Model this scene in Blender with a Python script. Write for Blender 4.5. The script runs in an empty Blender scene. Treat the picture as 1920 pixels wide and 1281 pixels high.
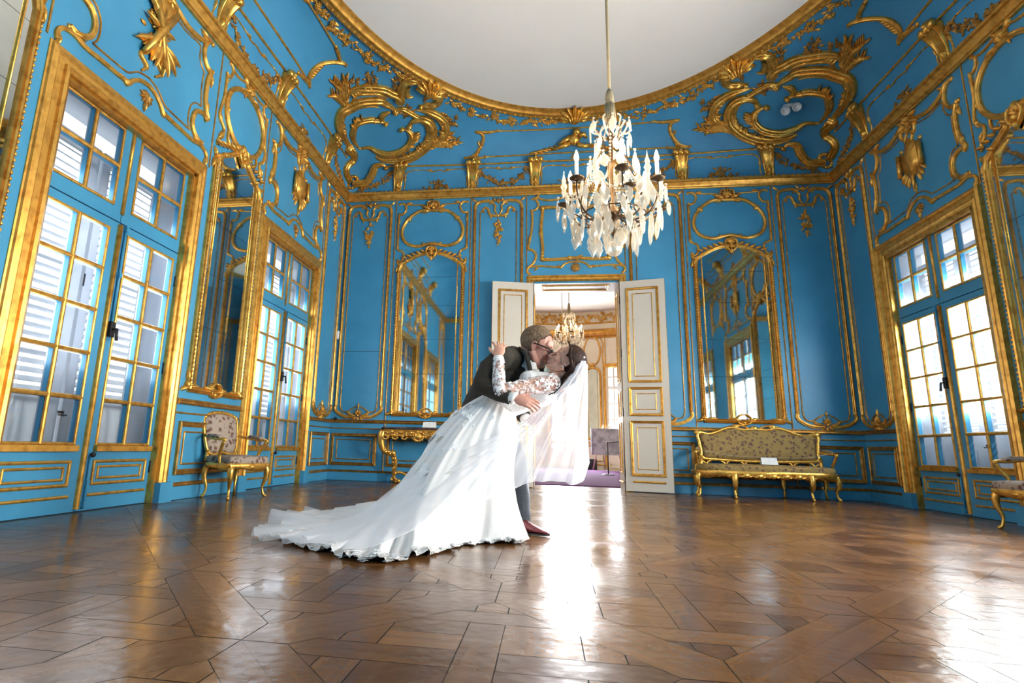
import bpy, math, random
from math import sin, cos, pi, sqrt, atan2, radians
from mathutils import Vector, Matrix
V3 = Vector

# ------------------------------------------------------------------ camera, sky, lights, exposure
HW, YB, YF, YC = 3.762, 8.641, -0.88, 3.88      # half width, back wall, front wall, middle of the room (metres)
sc = bpy.context.scene
col = sc.collection


def make_camera():
    f, pitch, roll, yaw = 1081.146, 0.211251237, 0.0291446443, -0.162427731
    cy, sy = cos(yaw), sin(yaw)
    fw = Vector((sy * cos(pitch), cy * cos(pitch), sin(pitch)))
    r0 = Vector((cy, -sy, 0.0))
    u0 = r0.cross(fw)
    r = r0 * cos(roll) + u0 * sin(roll)
    u = u0 * cos(roll) - r0 * sin(roll)
    cd = bpy.data.cameras.new('camera')
    cam = bpy.data.objects.new('camera', cd)
    col.objects.link(cam)
    cd.sensor_fit = 'HORIZONTAL'
    cd.sensor_width = 36.0
    cd.lens = 36.0 * f / 1920.0
    cd.shift_x = 106.465 / 1920.0
    cd.shift_y = -33.907 / 1920.0
    cd.clip_start, cd.clip_end = 0.05, 200.0
    m = Matrix((r, u, -fw)).transposed().to_4x4()
    m.translation = Vector((-0.4266, 0.0, 0.5376))
    cam.matrix_world = m
    sc.camera = cam


make_camera()

sc.view_settings.view_transform = 'Standard'
sc.view_settings.look = 'None'
sc.view_settings.gamma = 1.0
sc.view_settings.use_curve_mapping = False
sc.view_settings.exposure = 0.8
sc.cycles.use_denoising = True
sc.cycles.max_bounces = 8
sc.cycles.diffuse_bounces = 4
sc.cycles.glossy_bounces = 4
sc.cycles.transmission_bounces = 6
sc.cycles.transparent_max_bounces = 12
sc.cycles.caustics_reflective = False
sc.cycles.caustics_refractive = False
sc.cycles.sample_clamp_indirect = 6.0

world = bpy.data.worlds.new('sky')
sc.world = world
world.use_nodes = True
bg = world.node_tree.nodes['Background']
bg.inputs[0].default_value = (0.86, 0.93, 1.0, 1)
bg.inputs[1].default_value = SKY = 0.9


def area_light(name, loc, direction, sx, sy, power, color, spread=None):
    d = bpy.data.lights.new(name, 'AREA')
    d.shape = 'RECTANGLE'
    d.size, d.size_y = sx, sy
    d.energy = power
    d.color = color
    if spread:
        d.spread = spread
    o = bpy.data.objects.new(name, d)
    col.objects.link(o)
    o.location = loc
    o.rotation_euler = Vector(direction).to_track_quat('-Z', 'Y').to_euler()
    return o


WINDOW_Y = (0.89, 3.88, 6.87)                   # middles of the french windows along each side wall
for yy, pl, pr in zip(WINDOW_Y, (130, 30, 45), (560, 780, 150)):
    area_light('daylight', (-HW - 0.13, yy, 1.75), (1, 0, 0), 2.5, 1.45, pl, (0.98, 0.98, 1.0))
    area_light('daylight', (HW + 0.13, yy, 1.75), (-1, 0, 0), 2.5, 1.45, pr, (1.0, 0.965, 0.915))


# sun on the outside of the right-hand shutters
sd = bpy.data.lights.new('sun', 'SUN')
sd.energy, sd.color, sd.angle = 4.0, (1.0, 0.95, 0.88), 0.01
sun = bpy.data.objects.new('sun', sd)
col.objects.link(sun)
sun.rotation_euler = Vector((-.75, .22, -.95)).to_track_quat('-Z', 'Y').to_euler()

# photographer's flash standing low behind the bride, facing the camera
fd = bpy.data.lights.new('flash', 'SPOT')
fd.energy, fd.color, fd.shadow_soft_size = 24, (0.92, 0.95, 1.0), 0.12
fd.spot_size, fd.spot_blend = radians(130), 0.5
flash = bpy.data.objects.new('flash', fd)
col.objects.link(flash)
flash.location = (-0.27, 4.42, 0.34)
flash.rotation_euler = Vector((-.05, -1, .22)).to_track_quat('-Z', 'Y').to_euler()


# ------------------------------------------------------------------ materials
def new_mat(name):
    m = bpy.data.materials.new(name)
    m.use_nodes = True
    nt = m.node_tree
    return m, nt, nt.nodes['Principled BSDF']


def noise_color(nt, bsdf, c1, c2, scale, detail=4, lo=0.35, hi=0.65, coord='Object', stretch=None, rough=None, bump=0.0, bscale=None):
    N, L = nt.nodes, nt.links
    tc = N.new('ShaderNodeTexCoord')
    src = tc.outputs[coord]
    if stretch:
        mp = N.new('ShaderNodeMapping')
        mp.inputs['Scale'].default_value = stretch
        L.new(src, mp.inputs[0])
        src = mp.outputs[0]
    nz = N.new('ShaderNodeTexNoise')
    nz.inputs['Scale'].default_value = scale
    nz.inputs['Detail'].default_value = detail
    L.new(src, nz.inputs['Vector'])
    rp = N.new('ShaderNodeValToRGB')
    rp.color_ramp.elements[0].position, rp.color_ramp.elements[1].position = lo, hi
    rp.color_ramp.elements[0].color = (*c1, 1)
    rp.color_ramp.elements[1].color = (*c2, 1)
    L.new(nz.outputs['Fac'], rp.inputs[0])
    L.new(rp.outputs[0], bsdf.inputs['Base Color'])
    if rough:
        mr = N.new('ShaderNodeMapRange')
        mr.inputs['To Min'].default_value, mr.inputs['To Max'].default_value = rough
        L.new(nz.outputs['Fac'], mr.inputs['Value'])
        L.new(mr.outputs[0], bsdf.inputs['Roughness'])
    if bump:
        bz = N.new('ShaderNodeTexNoise')
        bz.inputs['Scale'].default_value = bscale or scale * 3
        bz.inputs['Detail'].default_value = 3
        L.new(src, bz.inputs['Vector'])
        b = N.new('ShaderNodeBump')
        b.inputs['Strength'].default_value = bump
        b.inputs['Distance'].default_value = 0.01
        L.new(bz.outputs['Fac'], b.inputs['Height'])
        L.new(b.outputs[0], bsdf.inputs['Normal'])


def simple(name, c, rgh=0.5, metal=0.0, c2=None, scale=12, **kw):
    m, nt, b = new_mat(name)
    b.inputs['Roughness'].default_value = rgh
    b.inputs['Metallic'].default_value = metal
    c2 = c2 or tuple(x * 0.9 for x in c)
    noise_color(nt, b, c2, c, scale, **kw)
    return m


M = {}
M['blue'] = simple('blue_paint', (0.066, 0.325, 0.54), 0.40, c2=(0.054, 0.285, 0.485), scale=2.2, bump=0.05, bscale=60)
M['cove'] = simple('blue_cove_plaster', (0.07, 0.33, 0.57), 0.5, c2=(0.05, 0.265, 0.48), scale=1.6, lo=0.3, hi=0.6, bump=0.06, bscale=30)
M['gold'] = simple('gilding', (0.80, 0.43, 0.085), 0.34, 0.75, c2=(0.52, 0.245, 0.040), scale=15, lo=0.32, hi=0.55, rough=(0.45, 0.25), bump=0.12, bscale=45)
M['goldsh'] = simple('bright_gilding', (0.84, 0.47, 0.095), 0.27, 0.8, c2=(0.56, 0.27, 0.04), scale=12, lo=0.3, hi=0.5, rough=(0.38, 0.2), bump=0.1, bscale=60)
M['bronze'] = simple('aged_gilding', (0.62, 0.33, 0.075), 0.38, 0.72, c2=(0.34, 0.155, 0.03), scale=14, bump=0.2, bscale=70)
M['ceil'] = simple('ceiling_plaster', (0.90, 0.835, 0.76), 0.8, c2=(0.87, 0.805, 0.73), scale=1.2)
M['white'] = simple('ivory_paint', (0.72, 0.64, 0.53), 0.4, c2=(0.69, 0.61, 0.50), scale=3)
M['shutter'] = simple('white_shutter_paint', (0.52, 0.55, 0.60), 0.5, c2=(0.49, 0.52, 0.57), scale=4)
M['stone'] = simple('pale_stone', (0.6, 0.58, 0.54), 0.8, scale=5)
M['iron'] = simple('dark_iron', (0.035, 0.035, 0.04), 0.45, 0.6, scale=20)
M['seam'] = simple('dark_joint', (0.02, 0.03, 0.035), 0.8, scale=20)
M['black'] = simple('black_plastic', (0.012, 0.011, 0.011), 0.3, scale=30)
M['plastic'] = simple('white_plastic', (0.82, 0.82, 0.82), 0.4, scale=20)
M['card'] = simple('white_card', (0.85, 0.84, 0.80), 0.7, scale=20)


def mirror_mat():
    m, nt, b = new_mat('aged_mirror')
    b.inputs['Metallic'].default_value = 1.0
    b.inputs['Roughness'].default_value = 0.03
    noise_color(nt, b, (0.50, 0.54, 0.52), (0.66, 0.70, 0.68), 1.5, lo=0.3, hi=0.6)
    return m


M['mirror'] = mirror_mat()


def pane_mat():
    m = bpy.data.materials.new('window_glass')
    m.use_nodes = True
    nt = m.node_tree
    N, L = nt.nodes, nt.links
    N.remove(N['Principled BSDF'])
    out = N['Material Output']
    tr = N.new('ShaderNodeBsdfTransparent')
    tr.inputs[0].default_value = (0.93, 0.96, 0.97, 1)
    gl = N.new('ShaderNodeBsdfGlossy')
    gl.inputs['Roughness'].default_value = 0.02
    mx = N.new('ShaderNodeMixShader')
    mx.inputs[0].default_value = 0.06
    L.new(tr.outputs[0], mx.inputs[1])
    L.new(gl.outputs[0], mx.inputs[2])
    L.new(mx.outputs[0], out.inputs[0])
    return m


M['pane'] = pane_mat()


def floor_mat():
    m, nt, b = new_mat('oak_parquet')
    N, L = nt.nodes, nt.links
    at = N.new('ShaderNodeAttribute')
    at.attribute_name = 'tone'
    gr = N.new('ShaderNodeAttribute')
    gr.attribute_name = 'grain'
    nz = N.new('ShaderNodeTexNoise')
    nz.inputs['Scale'].default_value = 1.0
    nz.inputs['Detail'].default_value = 5
    L.new(gr.outputs['Vector'], nz.inputs['Vector'])
    rp = N.new('ShaderNodeValToRGB')
    rp.color_ramp.elements[0].position, rp.color_ramp.elements[1].position = 0.0, 1.0
    rp.color_ramp.elements[0].color = (0.060, 0.022, 0.0055, 1)
    rp.color_ramp.elements[1].color = (0.20, 0.090, 0.030, 1)
    ad = N.new('ShaderNodeMath')
    ad.operation = 'MULTIPLY_ADD'
    ad.inputs[1].default_value = 0.9
    L.new(nz.outputs['Fac'], ad.inputs[0])
    sb = N.new('ShaderNodeMath')
    sb.operation = 'SUBTRACT'
    sb.inputs[1].default_value = 0.45
    L.new(at.outputs['Fac'], sb.inputs[0])
    L.new(sb.outputs[0], ad.inputs[2])
    L.new(ad.outputs[0], rp.inputs[0])
    L.new(rp.outputs[0], b.inputs['Base Color'])
    # worn varnish
    tc = N.new('ShaderNodeTexCoord')
    wn = N.new('ShaderNodeTexNoise')
    wn.inputs['Scale'].default_value = 2.5
    wn.inputs['Detail'].default_value = 6
    L.new(tc.outputs['Object'], wn.inputs['Vector'])
    mr = N.new('ShaderNodeMapRange')
    mr.inputs['From Min'].default_value, mr.inputs['From Max'].default_value = 0.3, 0.7
    mr.inputs['To Min'].default_value, mr.inputs['To Max'].default_value = 0.15, 0.32
    L.new(wn.outputs['Fac'], mr.inputs['Value'])
    L.new(mr.outputs[0], b.inputs['Roughness'])
    b.inputs['Specular IOR Level'].default_value = 0.33
    bn = N.new('ShaderNodeTexNoise')
    bn.inputs['Scale'].default_value = 28
    bn.inputs['Detail'].default_value = 4
    L.new(tc.outputs['Object'], bn.inputs['Vector'])
    bp = N.new('ShaderNodeBump')
    bp.inputs['Strength'].default_value = 0.14
    bp.inputs['Distance'].default_value = 0.006
    L.new(bn.outputs['Fac'], bp.inputs['Height'])
    wv = N.new('ShaderNodeTexNoise')            # slight waviness of the old boards
    wv.inputs['Scale'].default_value = 7
    wv.inputs['Detail'].default_value = 2
    L.new(tc.outputs['Object'], wv.inputs['Vector'])
    b2 = N.new('ShaderNodeBump')
    b2.inputs['Strength'].default_value = 0.08
    b2.inputs['Distance'].default_value = 0.03
    L.new(wv.outputs['Fac'], b2.inputs['Height'])
    L.new(bp.outputs[0], b2.inputs['Normal'])
    L.new(b2.outputs[0], b.inputs['Normal'])
    return m


M['floor'] = floor_mat()


# ------------------------------------------------------------------ mesh building helpers
class MB:
    def __init__(self):
        self.v, self.f, self.s = [], [], []

    def add(self, vs, fs, smooth=True):
        n = len(self.v)
        self.v.extend([tuple(p) for p in vs])
        self.f.extend([tuple(i + n for i in f) for f in fs])
        self.s.extend([smooth] * len(fs))

    def quad(self, a, b, c, d):
        self.add([a, b, c, d], [(0, 1, 2, 3)], False)

    def box(self, c, s, rot=None):
        vs = []
        for x in (-.5, .5):
            for y in (-.5, .5):
                for z in (-.5, .5):
                    p = Vector((x * s[0], y * s[1], z * s[2]))
                    if rot:
                        p = rot @ p
                    vs.append(Vector(c) + p)
        self.add(vs, [(0, 1, 3, 2), (4, 6, 7, 5), (0, 4, 5, 1), (2, 3, 7, 6), (0, 2, 6, 4), (1, 5, 7, 3)], False)

    def tube(self, pts, rad, n=8, cap=True, flat=1.0, up=None):
        """round (or flattened) tube through 3D points; rad is a number or one per point"""
        pts = [Vector(p) for p in pts]
        if not hasattr(rad, '__len__'):
            rad = [rad] * len(pts)
        vs, fs = [], []
        prev = None
        for i, p in enumerate(pts):
            t = (pts[min(i + 1, len(pts) - 1)] - pts[max(i - 1, 0)])
            t = t.normalized() if t.length > 1e-9 else Vector((0, 0, 1))
            if prev is None:
                a = Vector(up) if up else (Vector((0, 0, 1)) if abs(t.z) < 0.9 else Vector((1, 0, 0)))
                x = (a - t * a.dot(t)).normalized()
            else:
                x = prev - t * prev.dot(t)
                x = x.normalized() if x.length > 1e-6 else t.orthogonal().normalized()
            prev = x
            y = t.cross(x)
            for k in range(n):
                an = 2 * pi * k / n
                vs.append(p + x * (cos(an) * rad[i] * flat) + y * (sin(an) * rad[i]))
        for i in range(len(pts) - 1):
            for k in range(n):
                a, b = i * n + k, i * n + (k + 1) % n
                fs.append((a, b, b + n, a + n))
        if cap:
            fs.append(tuple(range(n))[::-1])
            fs.append(tuple((len(pts) - 1) * n + k for k in range(n)))
        self.add(vs, fs)

    def lathe(self, prof, n=16, c=(0, 0, 0), ax=None):
        """prof: list of (radius, z)"""
        vs, fs = [], []
        m = ax or Matrix.Identity(3)
        for r, z in prof:
            for k in range(n):
                a = 2 * pi * k / n
                vs.append(Vector(c) + m @ Vector((r * cos(a), r * sin(a), z)))
        for i in range(len(prof) - 1):
            for k in range(n):
                a, b = i * n + k, i * n + (k + 1) % n
                fs.append((a, b, b + n, a + n))
        self.add(vs, fs)

    def ball(self, c, r, n=8, m=5, axes=None):
        """ellipsoid; r a number or three radii along axes"""
        if not hasattr(r, '__len__'):
            r = (r, r, r)
        A = axes or (Vector((1, 0, 0)), Vector((0, 1, 0)), Vector((0, 0, 1)))
        c = Vector(c)
        vs = [c - A[2] * r[2]]
        for i in range(1, m):
            t = pi * i / m - pi / 2
            for k in range(n):
                a = 2 * pi * k / n
                vs.append(c + A[0] * (r[0] * cos(t) * cos(a)) + A[1] * (r[1] * cos(t) * sin(a)) + A[2] * (r[2] * sin(t)))
        vs.append(c + A[2] * r[2])
        fs = []
        for k in range(n):
            fs.append((0, 1 + (k + 1) % n, 1 + k))
            fs.append((len(vs) - 1, 1 + (m - 2) * n + k, 1 + (m - 2) * n + (k + 1) % n))
        for i in range(m - 2):
            for k in range(n):
                a, b = 1 + i * n + k, 1 + i * n + (k + 1) % n
                fs.append((a, b, b + n, a + n))
        self.add(vs, fs)

    def grid(self, rows, closed_u=False, smooth=True):
        """rows: list of equal-length lists of points"""
        n = len(rows[0])
        vs = [p for r in rows for p in r]
        fs = []
        for i in range(len(rows) - 1):
            for k in range(n - (0 if closed_u else 1)):
                a, b = i * n + k, i * n + (k + 1) % n
                fs.append((a, b, b + n, a + n))
        self.add(vs, fs, smooth)

    def build(self, name, mat, parent=None, loc=None):
        me = bpy.data.meshes.new(name)
        me.from_pydata(self.v, [], self.f)
        me.polygons.foreach_set('use_smooth', self.s)
        me.materials.append(M[mat] if isinstance(mat, str) else mat)
        me.update()
        o = bpy.data.objects.new(name, me)
        col.objects.link(o)
        if parent:
            o.parent = parent
        if loc:
            o.location = loc
        return o


def empty(name, loc=(0, 0, 0), rz=0.0, parent=None):
    o = bpy.data.objects.new(name, None)
    o.empty_display_size = 0.1
    o.location = loc
    o.rotation_euler = (0, 0, rz)
    col.objects.link(o)
    if parent:
        o.parent = parent
    return o


def tag(o, label=None, cat=None, group=None, kind=None):
    if label:
        o['label'] = label
    if cat:
        o['category'] = cat
    if group:
        o['group'] = group
    if kind:
        o['kind'] = kind
    return o


def copy_tree(o, parent=None):
    c = o.copy()
    col.objects.link(c)
    c.parent = parent
    for ch in list(o.children):
        copy_tree(ch, c)
    return c


def catmull(pts, sub=5, closed=False):
    """smooth curve through points of any dimension"""
    n = len(pts)
    out = []
    rng = range(n if closed else n - 1)
    for i in rng:
        g = lambda k: pts[k % n] if closed else pts[min(max(k, 0), n - 1)]
        p0, p1, p2, p3 = g(i - 1), g(i), g(i + 1), g(i + 2)
        for j in range(sub):
            t = j / sub
            out.append(tuple(0.5 * ((2 * b) + (-a + c) * t + (2 * a - 5 * b + 4 * c - d) * t * t + (-a + 3 * b - 3 * c + d) * t ** 3)
                             for a, b, c, d in zip(p0, p1, p2, p3)))
    if not closed:
        out.append(tuple(pts[-1]))
    return out


class Frame:
    """a wall-like surface: at(u, v) gives point, two unit tangents and the normal into the room"""

    def __init__(self, fn, cu=0.0, sg=1.0):
        self.fn, self.cu, self.sg = fn, cu, sg

    def shift(self, c, sg=1.0):
        return Frame(self.fn, self.cu + self.sg * c, self.sg * sg)

    def at(self, u, v):
        P, U, V, Nn = self.fn(self.cu + self.sg * u, v)
        return P, U * self.sg, V, Nn

    def p(self, u, v, h=0.0):
        P, U, V, Nn = self.at(u, v)
        return P + Nn * h


FB = Frame(lambda u, v: (Vector((u, YB, v)), Vector((1, 0, 0)), Vector((0, 0, 1)), Vector((0, -1, 0))))
FL = Frame(lambda u, v: (Vector((-HW, u, v)), Vector((0, 1, 0)), Vector((0, 0, 1)), Vector((1, 0, 0))))
FR = Frame(lambda u, v: (Vector((HW, u, v)), Vector((0, 1, 0)), Vector((0, 0, 1)), Vector((-1, 0, 0))))
FF = Frame(lambda u, v: (Vector((u, YF, v)), Vector((1, 0, 0)), Vector((0, 0, 1)), Vector((0, 1, 0))))

ROUND = [(-1, 0), (-.92, .45), (-.6, .85), (0, 1), (.6, .85), (.92, .45), (1, 0)]
LOW = [(-1, 0), (-.7, .75), (0, 1), (.7, .75), (1, 0)]
FLUTE = [(-1, 0), (-.95, .5), (-.72, .72), (-.5, .5), (-.3, .85), (0, 1), (.3, .85), (.5, .5), (.72, .72), (.95, .5), (1, 0)]
FRAMEP = [(-1, 0), (-1, .75), (-.72, 1), (-.5, .82), (-.42, .5), (.1, .42), (.3, .62), (.5, .5), (.75, .42), (.85, .2), (1, .15), (1, 0)]
FLAT = [(-1, 0), (-1, 1), (1, 1), (1, 0)]


def strip(mb, fr, pts, w, h=None, prof=ROUND, closed=False, smooth=True, sub=5, taper=None, h0=0.0):
    """moulding laid on a surface along a path of (u, v) or (u, v, width factor)"""
    pts = [tuple(p) if len(p) == 3 else (p[0], p[1], 1.0) for p in pts]
    if smooth and len(pts) > 2:
        pts = catmull(pts, sub, closed)
    n = len(pts)
    h = h if h is not None else w * 0.5
    frs = [fr.at(p[0], p[1]) for p in pts]
    P = [f[0] for f in frs]
    vs, fs = [], []
    m = len(prof)
    for i in range(n):
        if closed:
            a, b = P[i - 1], P[(i + 1) % n]
        else:
            a, b = P[max(i - 1, 0)], P[min(i + 1, n - 1)]
        Nn = frs[i][3]
        d1, d2 = (P[i] - a), (b - P[i])
        if d1.length < 1e-7:
            d1 = d2
        if d2.length < 1e-7:
            d2 = d1
        d1, d2 = d1.normalized(), d2.normalized()
        t = d1 + d2
        t = t.normalized() if t.length > 1e-5 else d1
        B = Nn.cross(t).normalized()
        ms = 1.0
        if not smooth:
            c = max(0.35, t.dot(d1))
            ms = 1.0 / c
        k = pts[i][2]
        x = i / max(1, n - 1)
        if taper == 'both':
            k *= 0.25 + 0.75 * min(1, 4.0 * min(x, 1 - x))
        elif taper == 'end':
            k *= 0.2 + 0.8 * min(1, 2.5 * (1 - x))
        elif taper == 'start':
            k *= 0.2 + 0.8 * min(1, 2.5 * x)
        for pa, pb in prof:
            vs.append(P[i] + B * (pa * w * 0.5 * k * ms) + Nn * (h0 + pb * h * k))
    for i in range(n if closed else n - 1):
        j = (i + 1) % n
        for q in range(m - 1):
            fs.append((i * m + q, i * m + q + 1, j * m + q + 1, j * m + q))
    if not closed:
        fs.append(tuple(range(m)))
        fs.append(tuple((n - 1) * m + q for q in range(m))[::-1])
    mb.add(vs, fs, smooth or prof is ROUND)


def rect(u0, u1, v0, v1):
    return [(u0, v0), (u1, v0), (u1, v1), (u0, v1)]


def blob(mb, fr, u, v, r, h=None, asp=1.0, ang=0.0, du=0.0, dv=0.0, n=8, m=4, h0=0.0):
    P, U, V, Nn = fr.at(u, v)
    c, s = cos(ang), sin(ang)
    X = U * c + V * s
    Y = V * c - U * s
    mb.ball(P + U * du + V * dv + Nn * h0, (r, r * asp, h if h else r * .8), n, m, (X, Y, Nn))


def leaf(mb, fr, u, v, ang, L, W, h=0.02, du=0.0, dv=0.0, curl=0.0, h0=0.0):
    """pointed acanthus leaf with a raised rib and a lobed edge"""
    P, U, V, Nn = fr.at(u, v)
    P = P + U * du + V * dv + Nn * h0
    sec = []
    x = y = 0.0
    a = ang
    k = 7
    for i in range(k + 1):
        t = i / k
        wv = W * 0.5 * (sin(pi * min(1, t * 0.93 + 0.07)) ** 0.8) * (1.0 if i % 2 else 0.72)
        if i == k:
            wv = 0.002
        d = (-sin(a), cos(a))
        lift = h * (0.5 + 0.9 * sin(pi * t))
        row = []
        for q, hh in ((-1, 0.15), (-.5, .75), (0, 1.0), (.5, .75), (1, .15)):
            row.append(P + U * (x + d[0] * wv * q) + V * (y + d[1] * wv * q) + Nn * (lift * hh))
        sec.append(row)
        x += cos(a) * L / k
        y += sin(a) * L / k
        a += curl / k
    mb.grid(sec)


def flower(mb, fr, u, v, r, du=0.0, dv=0.0, h0=0.0, petals=5, rot=0.0):
    blob(mb, fr, u, v, r * .38, r * .55, du=du, dv=dv, n=6, m=4, h0=h0)
    for k in range(petals):
        a = rot + 2 * pi * k / petals
        blob(mb, fr, u, v, r * .42, r * .32, asp=.8, ang=a, du=du + cos(a) * r * .6, dv=dv + sin(a) * r * .6, n=6, m=3, h0=h0)


def bunch(mb, fr, u, v, rx, ry, n, seed, size=0.03):
    g = random.Random(seed)
    for i in range(n):
        a, q = g.uniform(0, 2 * pi), sqrt(g.random())
        x, y = cos(a) * rx * q, sin(a) * ry * q
        if g.random() < 0.55:
            flower(mb, fr, u, v, size * g.uniform(.7, 1.15), x, y, h0=0.01 + .015 * (1 - q), rot=g.uniform(0, 6))
        else:
            leaf(mb, fr, u, v, atan2(y, x) + g.uniform(-.5, .5), size * g.uniform(1.6, 2.6), size * 1.1, .014, x, y, h0=0.006)


def volute(mb, fr, u, v, r, h=None):
    """the rolled end of a scroll: a disc with a raised eye"""
    blob(mb, fr, u, v, r, (h or r * .7), n=10, m=5)
    blob(mb, fr, u, v, r * .45, (h or r * .7) * 1.35, n=8, m=4)


def palmette(mb, fr, u, v, r, n=7, spread=2.2, ang=pi / 2, h=0.03):
    for k in range(n):
        t = k / (n - 1) - .5
        leaf(mb, fr, u, v, ang + t * spread, r * (1 - .35 * abs(t) * 2), r * .30, h, curl=t * 1.2)
    blob(mb, fr, u, v, r * .22, h * 1.4)
# ------------------------------------------------------------------ floor: oak panels laid on the diagonal
def clip_poly(poly, a, b, c):
    """keep the side a*x + b*y <= c"""
    out = []
    for i in range(len(poly)):
        p, q = poly[i], poly[(i + 1) % len(poly)]
        dp, dq = a * p[0] + b * p[1] - c, a * q[0] + b * q[1] - c
        if dp <= 0:
            out.append(p)
        if (dp < 0 < dq) or (dq < 0 < dp):
            t = dp / (dp - dq)
            out.append((p[0] + (q[0] - p[0]) * t, p[1] + (q[1] - p[1]) * t))
    return out


def make_floor(y0, y1):
    g = random.Random(5)
    PX, PY, X0, Y0 = 1.30, 1.50, -0.617, 2.38
    polys = []                                  # (points in world, tone, along (dx, dy))

    def world(p, q):                            # panel coordinates -> floor
        return (X0 + (p - q) * PX / 2, Y0 + (p + q) * PY / 2)

    BW = 0.105                                  # width of the border boards in panel units
    for i in range(-8, 10):
        for j in range(-8, 10):
            c = world(i + .5, j + .5)
            if abs(c[0]) > HW + 1 or c[1] < y0 - 1 or c[1] > y1 + 1:
                continue
            o, e = 0.0, 1.0
            bords = [[(0, 0), (1, 0), (1 - BW, BW), (BW, BW)], [(1, 0), (1, 1), (1 - BW, 1 - BW), (1 - BW, BW)],
                     [(1, 1), (0, 1), (BW, 1 - BW), (1 - BW, 1 - BW)], [(0, 1), (0, 0), (BW, BW), (BW, 1 - BW)]]
            for k, bpoly in enumerate(bords):
                polys.append(([world(i + p, j + q) for p, q in bpoly], g.uniform(.3, .75), (PX, PY) if k in (0, 2) else (-PX, PY)))
            # woven inner field, square to the room; lattice in s = p - q, t = p + q
            S, W = 0.52, 0.17
            inner = [(BW, BW), (1 - BW, BW), (1 - BW, 1 - BW), (BW, 1 - BW)]
            inner = [(p - q, p + q - 1) for p, q in inner]

            def put(s0, s1, t0, t1, along):
                poly = [(s0, t0), (s1, t0), (s1, t1), (s0, t1)]
                m = 1 - 2 * BW
                for a, b in ((1, 1), (1, -1), (-1, 1), (-1, -1)):
                    poly = clip_poly(poly, a, b, m)
                    if len(poly) < 3:
                        return
                pw = [world(i + (s + t + 1) / 2, j + (t + 1 - s) / 2) for s, t in poly]
                polys.append((pw, g.uniform(.15, .8), along))
            for a in range(-3, 4):
                for b in range(-3, 4):
                    s, t = a * S - W / 2, b * S - W / 2
                    if (a + b) % 2 == 0:
                        put(s, s + W, t - (S - W), t + W + (S - W), (0, 1))
                    else:
                        put(s - (S - W), s + W + (S - W), t, t + W, (1, 0))
                    if (a + b) % 2:
                        put(s + W, s + S, t + W, t + W + (S - W) / 2, (1, 0))
                        put(s + W, s + S, t + W + (S - W) / 2, t + S, (1, 0))
                    else:
                        put(s + W, s + S, t + W, t + S, (0, 1))
    vs, fs, tone, grain = [], [], [], []
    for poly, tn, al in polys:
        for a, b, c in ((1, 0, HW), (-1, 0, HW), (0, 1, y1), (0, -1, -y0)):
            poly = clip_poly(poly, a, b, c)
        if len(poly) < 3:
            continue
        cx = sum(p[0] for p in poly) / len(poly)
        cy = sum(p[1] for p in poly) / len(poly)
        n = len(vs)
        l = sqrt(al[0] ** 2 + al[1] ** 2)
        ax, ay = al[0] / l, al[1] / l
        o1, o2 = g.uniform(0, 50), g.uniform(0, 50)
        gap = 0.0019
        for p in poly:
            dx, dy = cx - p[0], cy - p[1]
            d = sqrt(dx * dx + dy * dy) + 1e-6
            q = (p[0] + dx / d * gap * 1.4, p[1] + dy / d * gap * 1.4)
            vs.append((q[0], q[1], 0.0))
            grain.append(((q[0] * ax + q[1] * ay) * 1.6 + o1, (q[1] * ax - q[0] * ay) * 26 + o2, 0.0))
        fs.append(tuple(range(n, n + len(poly))))
        tone.append(tn)
    me = bpy.data.meshes.new('floor')
    me.from_pydata(vs, [], fs)
    at = me.attributes.new('tone', 'FLOAT', 'FACE')
    at.data.foreach_set('value', tone)
    ga = me.attributes.new('grain', 'FLOAT_VECTOR', 'POINT')
    ga.data.foreach_set('vector', [x for p in grain for x in p])
    me.materials.append(M['floor'])
    me.update()
    o = bpy.data.objects.new('floor', me)
    col.objects.link(o)
    tag(o, kind='structure')
    b = MB()
    b.box((0, (y0 + y1) / 2, -0.022), (2 * HW + .6, y1 - y0 + .2, 0.04))
    b.build('board_joint', 'seam', o)
    return o


make_floor(YF, YB + 0.02)


# ------------------------------------------------------------------ walls
def fbox(mb, fr, u0, u1, v0, v1, h0, h1):
    q = [fr.p(u, v, h) for u in (u0, u1) for v in (v0, v1) for h in (h0, h1)]
    mb.add(q, [(0, 1, 3, 2), (4, 6, 7, 5), (0, 4, 5, 1), (2, 3, 7, 6), (0, 2, 6, 4), (1, 5, 7, 3)], False)


def wall(name, fr, u0, u1, v1, holes, depth=0.34):
    us = sorted({u0, u1} | {h[0] for h in holes} | {h[1] for h in holes})
    vs_ = sorted({0.0, v1} | {h[2] for h in holes} | {h[3] for h in holes})
    mb = MB()
    for a, b in zip(us, us[1:]):
        for c, d in zip(vs_, vs_[1:]):
            mu, mv = (a + b) / 2, (c + d) / 2
            if any(h[0] < mu < h[1] and h[2] < mv < h[3] for h in holes):
                continue
            mb.quad(fr.p(a, c), fr.p(b, c), fr.p(b, d), fr.p(a, d))
    return tag(mb.build(name, 'blue'), kind='structure')


DH = 0.63                                       # half width of the doorway at the back
WH = 0.768                                      # half width of the window openings
wall_back = wall('wall_back', FB, -HW, HW, 4.66, [(-DH, DH, 0.0, 3.03)])
whole = [(y - WH, y + WH, 0.0, 3.03) for y in WINDOW_Y]
wall_left = wall('wall_left', FL, YF, YB, 4.66, whole)
wall_right = wall('wall_right', FR, YF, YB, 4.66, whole)
wall_front = wall('wall_front', FF, -HW, HW, 4.66, [])

# ------------------------------------------------------------------ coved ceiling with an oval field
CA, CB, CZ0, CZ1 = 3.20, 4.31, 4.64, 5.58
HL = YB - YC


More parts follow.
